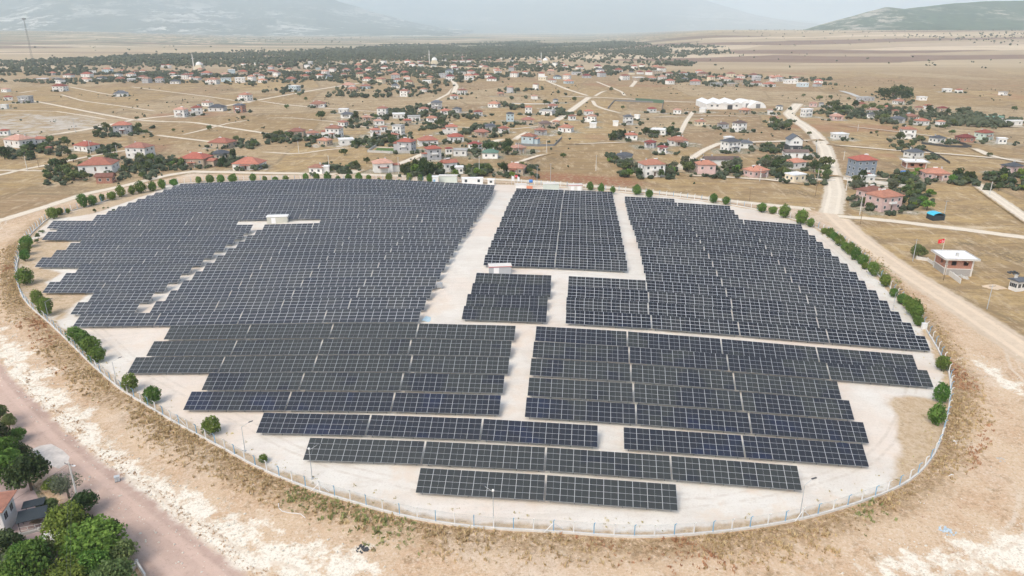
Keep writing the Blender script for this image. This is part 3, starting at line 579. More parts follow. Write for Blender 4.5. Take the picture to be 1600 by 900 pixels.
LEGF = MB(); LEGF.box(-0.05, 0.05, -0.05, 0.05, -0.5, HLOW + ST * 0.9 - 0.2); LEGF = LEGF.mesh('leg', [M_STEEL])
NT = [0]
def table(xa, ya, xb, yb, n, pitch, kind, label, group):
    """one table from plan point a to b (points under its upper edge)"""
    za, zb = tz(xa, ya), tz(xb, yb); ex = Vector((xb - xa, yb - ya, zb - za)); L = ex.length; ex.normalize()
    ey = Vector((0, 0, 1)).cross(ex); ey.z = 0; ey.normalize(); ez = ex.cross(ey)
    c = Vector(((xa + xb) / 2, (ya + yb) / 2, (za + zb) / 2)) - ey * (CT * 4 * PH)
    zc = tz(c.x, c.y); c.z = 0.5 * c.z + 0.5 * zc if abs(zc - c.z) < 0.8 else c.z
    t = empty('solar_table', (0, 0, 0)); sx = (L - 0.22) / (n * pitch)
    M = Matrix(((ex.x * sx, ey.x, ez.x, c.x), (ex.y * sx, ey.y, ez.y, c.y), (ex.z * sx, ey.z, ez.z, c.z), (0, 0, 0, 1)))
    t.matrix_world = M; tag(t, label, 'solar panel table', group); NT[0] += 1
    if kind == 'near':
        for i in range(n):
            for j in range(4):
                m = link('solar_panel', MODN, t); m.color = (TINT[0], 0, 0, 1); m.matrix_local = MT @ Matrix.Translation(((i - n / 2 + 0.5) * pitch, j * PH, 0))
        link('support_frame', frame_mesh(n, pitch, False, 'W'), t)
        W = n * pitch; k = max(2, int(round(W / 4.2)) + 1)
        for i in range(k):
            x = -W / 2 + 0.9 + (W - 1.8) * i / (k - 1)
            link('leg', LEGB, t, (x, CT * 3.3, 0)); link('leg', LEGF, t, (x, CT * 0.9, 0))
    else:
        half = kind == 'mid'
        o = link('panel_array', array_mesh(n, pitch, half, PV_W if half else PV_S, 'W' if half else 'S'), t); o.matrix_local = MT; o.color = (TINT[0] + 0.12 * math.sin(NT[0] * 2.4), 0, 0, 1)
        link('support_frame', frame_mesh(n, pitch, True, 'W' if half else 'S'), t)
    return t
TINT = [0.4]
def tab_row(xl, yl, xr, yr, gaps, kind, lab, group, per=9, pitch=2.30, gap_pairs=None):
    """splits one row (its upper edge in the photo) into tables"""
    pxs = [xl, xr]; pieces = [(xl, xr)]
    if gap_pairs: pieces = [(xl, gap_pairs[0]), (gap_pairs[1], xr)]
    out = []
    for (a, b) in pieces:
        ya = yl + (yr - yl) * (a - xl) / (xr - xl); yb = yl + (yr - yl) * (b - xl) / (xr - xl)
        X, Y = at([a, b], [ya, yb], HT); L = math.hypot(X[1] - X[0], Y[1] - Y[0])
        n = int(round(L / pitch)); cuts = []
        nt = max(1, int(round(n / per))); base = n // nt; rem = n - base * nt
        sizes = [base + (1 if i >= nt - rem else 0) for i in range(nt)]
        s = 0
        for q in sizes:
            u0, u1 = s / n, (s + q) / n; s += q
            out.append((X[0] + (X[1] - X[0]) * u0, Y[0] + (Y[1] - Y[0]) * u0, X[0] + (X[1] - X[0]) * u1, Y[0] + (Y[1] - Y[0]) * u1, q))
    for i, (x0, y0, x1, y1, q) in enumerate(out):
        table(x0, y0, x1, y1, q, pitch, kind, lab % (ordw(i + 1)), group)
GF = 'solar tables in the front rows of the park'
names = ['the frontmost row', 'the second row from the front', 'row three, left of the gap', 'row three, right of the gap']
for i, r in enumerate(FR):
    if i < 4: lab = 'dark solar table, %s from left in ' + names[i]
    else:
        k = 4 + (i - 4) // 2; lab = 'dark solar table, %s from left in row ' + numw(k) + ' from front, ' + ('left' if i % 2 == 0 else 'right') + ' of the gravel lane'
    TINT[0] = [.12, .22, .72, .72, .70, .68, .38, .45, .22, .36, .22, .50, .14, .55][i]; tab_row(*r, 'near', lab, GF)
TINT[0] = 0.5
for i, r in enumerate(MR): tab_row(*r, 'near', 'short single solar table, %s and only one in ' + ['back', 'second', 'third', 'front'][i] + ' row of the small central block', 'solar tables of the small central block')
for i, r in enumerate(TR): tab_row(*r, 'mid', 'solar table, %s from left in row ' + numw(14 - i) + ' from front of the upper central block', 'solar tables of the upper central block')
for i, r in enumerate(RR): tab_row(*r, [], 'mid', 'solar table, %s from left in row ' + numw(i + 1) + ' from front of the right block', 'solar tables of the right block')
for i, r in enumerate(LR): tab_row(*r, [], 'far', 'bluish solar table, %s from left in row ' + numw(24 - i) + ' from front of the left block', 'solar tables of the left block', 10, 1.98, GAP.get(i))
print('tables', NT[0])
# ------------------------------------------------------------------ air
hz = MB(); hz.box(-68000, 68000, -9000, 76000, -15, 2900, 0); hzm = bpy.data.materials.new('haze_air'); hzm.use_nodes = True
hn = hzm.node_tree; hn.nodes.remove(hn.nodes['Principled BSDF']); pvn = hn.nodes.new('ShaderNodeVolumePrincipled')
pvn.inputs['Color'].default_value = (0.82, 0.935, 1.0, 1); pvn.inputs['Density'].default_value = 0.000108; pvn.inputs['Anisotropy'].default_value = 0.0
hn.links.new(pvn.outputs[0], hn.nodes['Material Output'].inputs['Volume'])
tag(hz.build('haze', [hzm]), kind='stuff')

# ------------------------------------------------------------------ words
def fast_mesh(name, V, Fc, mats, mi=None, smooth=False, tone=None):
    me = bpy.data.meshes.new(name); V = np.asarray(V, np.float32); Fc = np.asarray(Fc, np.int32); k = Fc.shape[1]
    me.vertices.add(len(V)); me.vertices.foreach_set('co', V.ravel()); me.loops.add(Fc.size); me.loops.foreach_set('vertex_index', Fc.ravel())
    me.polygons.add(len(Fc)); me.polygons.foreach_set('loop_start', np.arange(len(Fc), dtype=np.int32) * k); me.polygons.foreach_set('loop_total', np.full(len(Fc), k, np.int32))
    for m in mats: me.materials.append(m)
    if mi is not None: me.polygons.foreach_set('material_index', np.asarray(mi, np.int32))
    if smooth: me.polygons.foreach_set('use_smooth', [True] * len(Fc))
    if tone is not None:
        a = me.attributes.new('tone', 'FLOAT', 'FACE'); a.data.foreach_set('value', np.asarray(tone, np.float32))
    me.update(calc_edges=True); return me
def leaf_mat(name, c, c2, rnd=0.25):
    m = bpy.data.materials.new(name); m.use_nodes = True; nt = m.node_tree; b = nt.nodes['Principled BSDF']
    b.inputs['Roughness'].default_value = 0.75; b.inputs['Specular IOR Level'].default_value = 0.2
    t = attr(nt, 'tone'); col = mixc(nt, c, c2, t)
    oi = nt.nodes.new('ShaderNodeObjectInfo'); hv = nt.nodes.new('ShaderNodeHueSaturation'); nt.links.new(col, hv.inputs['Color'])
    nt.links.new(rng(nt, oi.outputs['Random'], 0, 1, 1 - rnd, 1 + rnd, False), hv.inputs['Value'])
    wn_ = nt.nodes.new('ShaderNodeTexWhiteNoise'); wn_.noise_dimensions = '1D'; nt.links.new(oi.outputs['Random'], wn_.inputs['W'])
    nt.links.new(rng(nt, wn_.outputs['Value'], 0, 1, 0.47, 0.53, False), hv.inputs['Hue'])
    tr = nt.nodes.new('ShaderNodeBsdfTranslucent'); mx = nt.nodes.new('ShaderNodeMixShader'); mx.inputs[0].default_value = 0.25
    nt.links.new(hv.outputs[0], b.inputs['Base Color']); nt.links.new(hv.outputs[0], tr.inputs['Color'])
    nt.links.new(b.outputs[0], mx.inputs[1]); nt.links.new(tr.outputs[0], mx.inputs[2]); nt.links.new(mx.outputs[0], nt.nodes['Material Output'].inputs['Surface']); return m
L_PINE = leaf_mat('pine_needles', (0.070, 0.135, 0.024), (0.170, 0.270, 0.055), 0.18)
L_TREE = leaf_mat('leaves', (0.070, 0.105, 0.034), (0.175, 0.215, 0.080), 0.35)
L_BRIGHT = leaf_mat('bright_leaves', (0.080, 0.150, 0.024), (0.22, 0.33, 0.065), 0.2)
L_OLIVE = leaf_mat('grey_green_leaves', (0.11, 0.13, 0.08), (0.20, 0.22, 0.14), 0.2)
L_DARKG = leaf_mat('dark_leaves', (0.030, 0.055, 0.018), (0.080, 0.120, 0.040), 0.2)
L_DRY = leaf_mat('dry_weeds', (0.36, 0.25, 0.13), (0.72, 0.56, 0.33), 0.0)
L_DRYR = leaf_mat('russet_weeds', (0.36, 0.17, 0.10), (0.58, 0.33, 0.20), 0.0)
L_WEEDG = leaf_mat('green_weeds', (0.20, 0.22, 0.07), (0.42, 0.41, 0.18), 0.0)
def crown(n, leaf, seed, rx=1.0, rz=1.0, z0=0.25, lobes=14, mat_=None, name='crown', egg=0.0):
    r = np.random.default_rng(seed)
    d = r.normal(size=(lobes, 3)); d /= np.linalg.norm(d, axis=1)[:, None]; d[:, 2] = np.abs(d[:, 2]) * 1.3 - 0.45
    C = d * r.uniform(0.35, 0.72, (lobes, 1)); LR = r.uniform(0.26, 0.48, lobes); LT = r.uniform(0.0, 1.0, lobes)
    li = r.integers(0, lobes, n); v = r.normal(size=(n, 3)); v /= np.linalg.norm(v, axis=1)[:, None]
    p = C[li] + v * (LR[li] * r.uniform(0.55, 1.0, n) ** 0.5)[:, None]
    if egg: p[:, :2] *= (1 - egg * (p[:, 2:3] * 0.5))
    p = p * np.array([rx, rx, rz]); p[:, 2] += z0 + rz * 0.8
    nrm = v * 0.7 + r.normal(size=(n, 3)) * 0.6; nrm /= np.linalg.norm(nrm, axis=1)[:, None]
    a = np.cross(nrm, r.normal(size=(n, 3))); a /= np.linalg.norm(a, axis=1)[:, None]; b = np.cross(nrm, a)
    s = (leaf * r.uniform(0.6, 1.4, n))[:, None]; a = a * s; b = b * s * r.uniform(0.5, 0.9, n)[:, None]
    V = np.stack([p - a - b * .3, p - b * .9 + a * .2, p + a + b * .2, p + b], 1).reshape(-1, 3); Fc = np.arange(4 * n).reshape(-1, 4)
    tone = np.clip(LT[li] * 0.55 + r.uniform(0, 0.45, n) , 0, 1)
    return fast_mesh(name, V, Fc, [mat_], tone=tone)
def trunk_mesh(h, r, seed, limbs=4, spread=0.5, top=0.6):
    b = MB(); rr = random.Random(seed); b.tube((0, 0, -0.3), (0, 0, h * top), r, r * 0.7, 7)
    for i in range(limbs):
        t = 6.28 * i / limbs + rr.uniform(-.4, .4); b.tube((0, 0, h * top * rr.uniform(.75, 1)), (math.cos(t) * spread, math.sin(t) * spread, h * rr.uniform(0.85, 1.1)), r * 0.5, r * 0.15, 5)
    return b.mesh('trunk', [M_BARK])
def pinecrown(n, leaf, seed):
    r = np.random.default_rng(seed); v = r.normal(size=(n, 3)); v /= np.linalg.norm(v, axis=1)[:, None]
    K = r.normal(size=(26, 3)); K /= np.linalg.norm(K, axis=1)[:, None]; dots = v @ K.T; li = dots.argmax(1); bump = (dots.max(1) - .8) / .2
    rad = (0.74 + 0.28 * np.clip(bump, -.9, 1) * r.uniform(.4, 1.3, 26)[li]) * r.uniform(.66, 1.06, n) ; p = v * rad[:, None] * np.array([.92, .92, 1.05]); p[:, 2] += 1.08
    nrm = v * .8 + r.normal(size=(n, 3)) * .55; nrm /= np.linalg.norm(nrm, axis=1)[:, None]; a = np.cross(nrm, r.normal(size=(n, 3))); a /= np.linalg.norm(a, axis=1)[:, None]; b = np.cross(nrm, a)
    s = (leaf * r.uniform(.6, 1.4, n))[:, None]; a = a * s; b = b * s * .8
    V = np.stack([p - a, p - b * .8, p + a, p + b], 1).reshape(-1, 3); tn = r.uniform(0, .55, 26)[li] + np.clip(bump, 0, 1) * .25 + r.uniform(0, .25, n)
    return fast_mesh('crown', V, np.arange(4 * n).reshape(-1, 4), [L_PINE], tone=np.clip(tn, 0, 1))
PINE = [pinecrown(1100, 0.105, 100 + i) for i in range(7)]
PINET = [trunk_mesh(1.2, 0.075, 50 + i, 5, 0.45, 0.5) for i in range(2)]
GT = [crown(330, 0.16, 200 + i, 1.0, 0.85, 0.25, 12, L_TREE) for i in range(8)]
GTD = [crown(380, 0.15, 230 + i, 0.95, 1.15, 0.15, 14, L_DARKG, egg=0.4) for i in range(3)]
GTO = [crown(300, 0.15, 240 + i, 1.0, 0.85, 0.25, 12, L_OLIVE) for i in range(3)]
GTB = [crown(330, 0.15, 260 + i, 1.0, 0.8, 0.2, 12, L_BRIGHT) for i in range(2)]
GTT = [trunk_mesh(1.2, 0.08, 70 + i, 4, 0.5, 0.5) for i in range(2)]
BIGM = {'b': [crown(3400, 0.062, 300 + i, 1.0, 0.78, 0.25, 34, L_BRIGHT) for i in range(3)], 'd': [crown(3000, 0.066, 310 + i, 1.0, 0.8, 0.25, 30, L_TREE) for i in range(2)],
        'o': [crown(1500, 0.05, 320, 1.0, 0.9, 0.3, 22, L_OLIVE)], 'k': [crown(2600, 0.07, 330, 1.0, 0.9, 0.25, 30, L_DARKG)]}
LONG = {}
def tree(px, py, rpx, kind, label, cat='tree', group=None, name='tree', xy=None, rm=None, seed=None):
    """px,py = foot of the tree in the photo, rpx = crown radius in photo pixels"""
    x, y = xy if xy else at1(px, py); z = tz(x, y); r = rm if rm else rpx * depth(x, y, z) / F
    rr = random.Random(seed if seed is not None else int(px * 31 + py * 17))
    e = empty(name, (x, y, z), rr.uniform(0, 6.28)); s = r
    cs, ts = {'pine': (PINE, PINET), 'g': (GT, GTT), 'd': (GTD, GTT), 'o': (GTO, GTT), 'y': (GTB, GTT), 'Bb': (BIGM['b'], GTT), 'Bd': (BIGM['d'], GTT), 'Bo': (BIGM['o'], GTT), 'Bk': (BIGM['k'], GTT)}[kind]
    e.scale = (s * rr.uniform(.84, 1.14), s * rr.uniform(.84, 1.14), s * rr.uniform(.82, 1.2))
    link('crown', rr.choice(cs), e); link('trunk', rr.choice(ts), e)
    return tag(e, label, cat, group)
def pine_row(lst, phrase, group):
    for i, (cx, cy, r) in enumerate(lst):
        tree(cx, cy + r * 1.02, r * 1.12, 'pine', 'round green pine, %s from left %s' % (ordw(i + 1), phrase), 'pine tree', group, 'pine_tree')
GP = 'young pines planted along the inside of the fence'
pine_row([(84,334,8),(94,330,6.2),(107,330,3.5),(131,316,8),(146,313,7.5),(160,310,5),(176,306,6.5),(190,301,7),(207,298,6),(221,294,7.5),(239,291,7.5),(254,289,6.3),(272,284.5,6.5),(311,282,4.5),(329,281,5.8),(346,280.5,6),(364,279.5,6.3),(396,279,5.5),(414,280.5,4),(430.5,280,5.5),(447,279.5,5),(478.5,279,5.5),(495.5,278,5),(512,278,5.7),(528.5,279.5,4.2),(545,278,5.5),(561,277.5,6),(576.5,280,5),(592.5,281,3.5),(608,279,5.2),(624,282,2.7),(640,278.5,5.2),(657.5,279,4.8),(672,280.5,5.5)], 'in the row behind the left block', GP)
pine_row([(922,292,5.5),(939,295,6.5),(957,298,5.3),(995,298,7),(1014,302.5,6.3),(1114.5,311,6.3),(1134,313,6.8),(1189.5,325,6.8),(1207,327.5,6.5),(1224.5,332.5,8),(1251,341,9.5),(1265.5,349,6)], 'along the far fence behind the right blocks', GP)
pine_row([(1287.5,360.5,5),(1296,365,6),(1303,370,7),(1311,376,8),(1320,384,8),(1327.5,390,8),(1336,397.5,8.5),(1347,405,8.5),(1351,414.5,6),(1362.5,421,9.5),(1381,439,8.5),(1395.5,458,6.5),(1408,466,8.5),(1417,475,9),(1426,482,11.5),(1431,490,10),(1434,502,7)], 'in the hedge line along the right fence', GP)
for (cx, cy, r, lab) in [(42.5,377.5,9.5,'topmost pine of the dark clump by the left fence'),(41,390,8.5,'middle pine of the dark clump by the left fence'),(40,400,8,'lowest pine of the dark clump by the left fence'),(41,432,12.5,'lone round pine beside the leftmost bend of the fence'),
   (60,466,9,'smaller pine of the pair beside the left lamp post'),(74,480,12.5,'larger pine of the pair beside the left lamp post'),(119,521,11,'topmost pine of the dense clump left of the yard'),(132,531,12,'second pine down in the dense clump left of the yard'),(144,540,12.5,'third pine down in the dense clump left of the yard'),(153,551,14,'lowest and largest pine of the dense clump left of the yard'),
   (205.5,599.5,11.5,'bright round pine near the left lamp with two-arm shadow gap'),(240,618,12,'bright round pine beside the white gravel heap'),(331,665,13.5,'large round pine alone on white gravel at lower left'),(412,716,6.5,'small light green sapling on gravel by the lower left fence'),
   (1471,569,10,'round pine just below the right corner of the tables'),(1468,615,13,'large ragged pine by the right fence above the dry patch'),(1461,650,13,'large round pine on the dry patch by the right fence'),(1446,509,3.6,'tiny dark shrub beside the white box at the right fence')]:
    if 'two-arm' in lab: lab = 'bright round pine right of the left lamp post, closest to it'
    tree(cx, cy + r * 1.04, r * 1.15, 'pine', lab, 'pine tree', GP, 'pine_tree')
for i, (cx, cy, r) in enumerate([(178,328,2.5),(162,325,1.8),(169,324,1.5),(148,329,3),(66,361,3.5),(60,369,4),(58,376,3.5)]):
    tree(cx, cy + r, r * 1.2, 'g', 'low green shrub on the ground at the left field edge, %s of seven' % ordw(i + 1), 'shrub', 'low shrubs at the left edge', 'shrub')

# ------------------------------------------------------------------ fence
fx = np.array([p[0] for p in FENCE] + [FENCE[0][0]]); fy = np.array([p[1] for p in FENCE] + [FENCE[0][1]])
fsx = np.r_[0, np.cumsum(np.hypot(np.diff(fx), np.diff(fy)))]; FL = fsx[-1]; npst = int(FL / 3.0); tt = np.linspace(0, FL, npst, endpoint=False)
qx, qy = np.interp(tt, fsx, fx), np.interp(tt, fsx, fy)
for _ in range(2): qx = (np.roll(qx, 1) + qx * 2 + np.roll(qx, -1)) / 4; qy = (np.roll(qy, 1) + qy * 2 + np.roll(qy, -1)) / 4
qz = terr(qx, qy); cenx, ceny = qx.mean(), qy.mean()
fen = empty('chain_link_fence', (float(qx[0]), float(qy[0]), float(qz[0]))); tag(fen, 'chain link fence with white and blue posts round the solar park', 'fence')
inv = Vector((-qx[0], -qy[0], -qz[0]))
gate = [i for i in range(npst) if qy[i] > 250 and -14 < qx[i] < 4]
kb = MB(); fm = MB()
for i in range(npst):
    j = (i + 1) % npst
    a = Vector((qx[i], qy[i], qz[i])) + inv; b = Vector((qx[j], qy[j], qz[j])) + inv
    if i in gate: continue
    d = (b - a); nrm = Vector((-d.y, d.x, 0)).normalized() * 0.13
    kb.add([a - nrm + Vector((0, 0, -.5)), a + nrm + Vector((0, 0, -.5)), b + nrm + Vector((0, 0, -.5)), b - nrm + Vector((0, 0, -.5)), a - nrm + Vector((0, 0, .38)), a + nrm + Vector((0, 0, .38)), b + nrm + Vector((0, 0, .38)), b - nrm + Vector((0, 0, .38))],
           [(4, 5, 6, 7), (0, 3, 7, 4), (1, 5, 6, 2)], 0)
    z1, z2 = Vector((0, 0, .38)), Vector((0, 0, 2.05)); fm.add([a + z1, b + z1, b + z2, a + z2], [(0, 1, 2, 3)], 0)
    for zz in (0.4, 1.2, 2.04): fm.add([a + Vector((0, 0, zz)), b + Vector((0, 0, zz)), b + Vector((0, 0, zz + .018)), a + Vector((0, 0, zz + .018))], [(0, 1, 2, 3)], 1)
    out = Vector((qx[i] - cenx, qy[i] - ceny, 0)).normalized() * 0.25
    for k in (1, 2): fm.add([a + out * k * .5 + Vector((0, 0, 2.1 + .15 * k)), b + out * k * .5 + Vector((0, 0, 2.1 + .15 * k)), b + out * k * .5 + Vector((0, 0, 2.115 + .15 * k)), a + out * k * .5 + Vector((0, 0, 2.115 + .15 * k))], [(0, 1, 2, 3)], 1)
kb.build('kerb', [M_CONCW], fen)
mm = bpy.data.materials.new('chain_link'); mm.use_nodes = True; nt = mm.node_tree; b = nt.nodes['Principled BSDF']; b.inputs['Base Color'].default_value = (0.42, 0.46, 0.48, 1); b.inputs['Roughness'].default_value = .6
tcx = nt.nodes.new('ShaderNodeNewGeometry'); trn = nt.nodes.new('ShaderNodeBsdfTransparent'); mx = nt.nodes.new('ShaderNodeMixShader')
nt.links.new(rng(nt, noise(nt, tcx.outputs['Position'], 0.8, 2), 0.3, 0.7, 0.06, 0.13), mx.inputs[0]); nt.links.new(trn.outputs[0], mx.inputs[1]); nt.links.new(b.outputs[0], mx.inputs[2]); nt.links.new(mx.outputs[0], nt.nodes['Material Output'].inputs['Surface'])
fm.build('mesh_panel', [mm, M_GALV], fen)
def post_mesh(m, r):
    b = MB(); b.box(-r, r, -r, r, -.3, 2.1, 0); b.add([(-r, r, 2.1), (r, r, 2.1), (r, .38, 2.5), (-r, .38, 2.5), (-r, -r, 2.1), (r, -r, 2.1), (r, .28, 2.55), (-r, .28, 2.55)], [(0, 1, 2, 3), (4, 7, 6, 5), (0, 3, 7, 4), (1, 5, 6, 2), (3, 2, 6, 7)], 0); return b.mesh('post', [m])
PW, PB = post_mesh(M_WHITE, 0.075), post_mesh(M_BLUEP, 0.06)
order = sorted(range(npst), key=lambda i: math.hypot(qx[i], qy[i])); near100 = set(order[:96]); restp = MB()
for i in range(npst):
    if i in gate: continue
    ang = math.atan2(qy[i] - ceny, qx[i] - cenx) - math.pi / 2; loc = Vector((qx[i], qy[i], qz[i])) + inv
    if i in near100:
        o = link('post', PW if i % 2 == 0 else PB, fen, loc, ang)
        if i % 26 in (0, 13):
            s = MB(); t = Vector((math.cos(ang), math.sin(ang), 0))
            for sg in (1, -1): s.tube(loc + t * 1.5 * sg + Vector((0, 0, .3)), loc + Vector((0, 0, 1.75)), .055, n=5)
            s.build('brace', [M_WHITE], fen)
    else:
        M = Matrix.Translation(loc) @ Matrix.Rotation(ang, 4, 'Z'); me_ = PW if i % 2 == 0 else PB
        restp.add([M @ v.co for v in me_.vertices], [tuple(p.vertices) for p in me_.polygons], i % 2)
tag(restp.build('posts', [M_WHITE, M_BLUEP], fen), kind='stuff')

# ------------------------------------------------------------------ poles
def lamp(px, py, h, side, label, ball=False):
    x, y = at1(px, py); z = tz(x, y); e = empty('lamp_post', (x, y, z)); tag(e, label, 'lamp post', 'lamp posts inside the fence')
    b = MB(); b.tube((0, 0, -.3), (0, 0, h), .075, .05, 8); b.box(-.2, .2, -.2, .2, -.3, .12); b.build('pole', [M_GALV], e)
    b = MB(); b.tube((0, 0, h - .05), (side * 1.3, .5, h + .65), .035, .03, 6); b.build('arm', [M_GALV], e)
    b = MB(); M = Matrix.Translation((side * 1.5, .58, h + .72)) @ Matrix.Rotation(-side * .35, 4, 'Y'); b.box(-.4, .4, -.14, .14, -.05, .05, 0, M); b.box(-.3, .3, -.11, .11, -.065, -.051, 1, M); b.build('lamp_head', [M_DARK, M_FLAGW], e)
    if ball: b = MB(); b.dome((0, 0, h + .25), .2, full=True, n=10, k=6); b.build('camera', [M_WHITE], e, True)
lamp(383, 705, 5.0, 1, 'thin lamp post leaning out of the gravel at the lower left fence')
lamp(488, 748, 5.6, 1, 'lamp post with white ball camera in front of the second row', True)
lamp(771, 824, 6.4, -1, 'lamp post in front of the frontmost row of tables', True)
lamp(1249, 810, 6.2, 1, 'lamp post at right end of the second row near the bottom fence')
lamp(183, 602, 5.6, 1, 'lamp post just above the two lone pines on the left')
lamp(76, 497, 4.6, 1, 'lamp post standing among the pair of pines at far left')
lamp(1395, 484, 4.8, 1, 'lamp post between the pines along the right fence')
lamp(774, 290, 4.4, -1, 'lamp post by the white cabins at the gate')
def pole(px, py, h, kind, label, lampside=0):
    x, y = at1(px, py); z = tz(x, y); e = empty('utility_pole', (x, y, z), 0.3 * math.sin(px)); tag(e, label, 'utility pole', 'utility poles along the village tracks')
    b = MB(); m = {'c': M_CONCW, 'w': M_WOOD, 's': M_GALV}[kind]; r = .17 if kind == 'c' else .12
    b.tube((0, 0, -.3), (0, 0, h), r, r * .6, 8); b.build('pole', [m], e)
    b = MB(); b.box(-.9, .9, -.05, .05, h - .5, h - .4)
    b.build('crossarm', [M_STEEL], e)
    for sx in (-.8, 0, .8): b = MB(); b.tube((sx, 0, h - .4), (sx, 0, h - .15), .05, .03, 6); b.build('insulator', [M_DOOR], e)
    if lampside:
        b = MB(); b.tube((0, 0, h - 1), (lampside * .9, 0, h - .5), .03, n=5); b.box(lampside * .9 - .3, lampside * .9 + .3, -.13, .13, h - .54, h - .42, 1); b.build('street_lamp', [M_GALV, M_FLAGW], e)
    return e
for i, (px, py, h, k, l_) in enumerate([(43,267,8,'c','left edge track, beside the field corner'),(61,262,7,'w','left edge, right of a pale pole by the track'),(118,207,9,'s','middle of the pale pasture left of the double-roofed house'),(184,246,7,'c','left of the tall white house'),(142,241,8,'c','in front of the low red-roofed house at upper left'),
    (467,239,7,'c','dry field left of the brown house, closest to field middle'),(515,272,9,'c','right of the white house nearest the left block'),(488,232,6,'w','dry field before the brown-walled house'),(623,271,8,'c','beside the long white house behind the park'),(749,273,9,'c','left of the gate at the foot of the side track'),
    (854,238,7,'c','right of the pale blue house'),(860,289,10,'s','above the cream kiosk at the gate'),(839,290,9,'s','just left of the cream kiosk'),(931,267,8,'c','middle of the dry field behind the central block'),(1187,283,6,'c','before the pink house in the garden row'),
    (1276,290,8,'c','left kerb of the white road near the junction'),(1274,306,9,'w','left of the white road, lower of the pair'),(1276,232,6,'c','left of the white road beside the black gabled house'),(1343,336,8,'c','left of the pink house pair'),(1344,351,6,'w','by the side track below the pink house'),(1322,298,6,'c','right kerb of the white road near the junction'),
    (1171,314,6,'w','far fence track behind the right block'),(1426,408,7.5,'s','beside the round tree at the unfinished house'),(1474,438,5.5,'w','corner of the unfinished brick house wall'),(1542,483,7,'s','right of the dirt road in dry grass'),(1546,305,6,'c','beside the diagonal track at the right edge'),(1318,250,5,'c','in the dry field right of the white road'),(810,240,6,'c','beside the orange-roofed house left of the pale blue one'),(1474,340,7,'s','beside the turquoise tent'),(1098,255,5,'c','left end of the brown-roofed hall'),(662,262,7,'c','left of the gable house behind the park'),(1340,205,5,'c','right side field above the pale flat house')]):
    pole(px, py, h, k, {'c': 'pale concrete', 'w': 'dark wooden', 's': 'grey steel'}[k] + ' utility pole ' + l_)
x0_, y0_ = at1(124, 790); big = pole(124, 790, 8.2, 'c', 'thick concrete pole with a white street lamp beside the pink road at lower left', 1); z0_ = tz(x0_, y0_) + 7.9
b = MB(); b.tube((0, 0, 0), (10, -18, -1.2), .016, n=4); b.tube((10, -18, -1.2), (22, -38, 0), .016, n=4); b.tube((.5, 0, 0), (10.5, -18, -1.2), .016, n=4); b.tube((10.5, -18, -1.2), (22.5, -38, 0), .016, n=4)
b.tube((0, 0, -.2), (-6, -10, -2), .014, n=4)
o = b.build('power_line', [M_DARK]); o.location = (x0_, y0_, z0_); tag(o, 'thin dark cables slung from the concrete pole over the pink road', 'power line')

# ------------------------------------------------------------------ kiosks and cabins
def kiosk(px, py, w, d, h, wall, roof, label, doors=1, trim=None, name='transformer_kiosk', cat='kiosk', rz=0.1, win=0, doorm=None):
    x, y = at1(px, py); z = tz(x, y); e = empty(name, (x, y + d / 2, z), rz); tag(e, label, cat)
    b = MB(); b.box(-w / 2, w / 2, -d / 2, d / 2, -.6, h); b.build('wall', [wall], e)
    b = MB(); b.box(-w / 2 - .18, w / 2 + .18, -d / 2 - .18, d / 2 + .18, h + .12, h + .26, 0); b.box(-w / 2 - .19, w / 2 + .19, -d / 2 - .19, d / 2 + .19, h - .02, h + .118, 1); b.build('roof', [roof, trim or roof], e)
    for i in range(doors):
        cx = (i - (doors - 1) / 2) * w * .48 - (w * .18 if doors == 1 else 0); b = MB(); b.box(cx - min(.75, w * .18), cx + min(.75, w * .18), -d / 2 - .05, -d / 2 - .002, .1, min(2.2, h - .25)); b.build('door', [doorm or M_FLAGW], e)
    for i in range(win):
        cx = (i - (win - 1) / 2) * w * .6; b = MB(); b.box(cx - .55, cx + .55, -d / 2 - .05, -d / 2 - .002, 1.0, h - .4); b.build('window', [M_GLASSD], e)
    return e
MK = WALLM['c'][1]
M_PALEG = mat('pale_green_panel', (0.58, 0.62, 0.56), .7, .3, .06, 1)
kiosk(433, 349.5, 7.2, 2.6, 2.5, mat('cream_panel', (0.55, 0.54, 0.47), .8, .2, .05, 1), M_WHITE, 'cream transformer kiosk with white roof in the upper left block', 1)
kiosk(781, 429, 6.2, 2.5, 2.3, mat('grey_panel', (0.42, 0.44, 0.46), .8, .2, .05, 1), M_CONCW, 'grey transformer kiosk with pale roof and red trim in the central block', 1, M_RED)
kiosk(861, 298, 6.8, 2.5, 2.9, M_PALEG, M_CONCW, 'pale green kiosk at the top of the central block', 0)
kiosk(899, 299, 6.0, 2.5, 2.7, M_CONCW, M_CONCW, 'small kiosk with two white doors and red trim behind the central block', 2, M_RED)
kiosk(680, 288, 2.6, 2.4, 3.3, M_WHITE, M_WHITE, 'small white cabin with a blue door beside the pines', 1, None, 'cabin', 'cabin', doorm=M_BLUEP)
kiosk(700, 286.5, 8.2, 2.6, 3.3, M_PALEG, M_CONCW, 'pale grey-green container right of the blue-doored cabin', 0, None, 'container', 'container', -0.03)
kiosk(738, 288, 9.6, 2.6, 2.6, M_WHITE, M_WHITE, 'long white cabin with two dark windows near the gate', 0, None, 'cabin', 'cabin', .03, 2)
kiosk(767, 289, 3.0, 2.4, 2.3, M_WHITE, M_WHITE, 'small white cabin with one dark window closest to the gate', 0, None, 'cabin', 'cabin', .03, 1)
kiosk(814, 294.5, 4.6, 2.2, 1.6, M_WHITE, M_CONCW, 'low white container right of the gate', 1, None, 'container', 'container', .0)
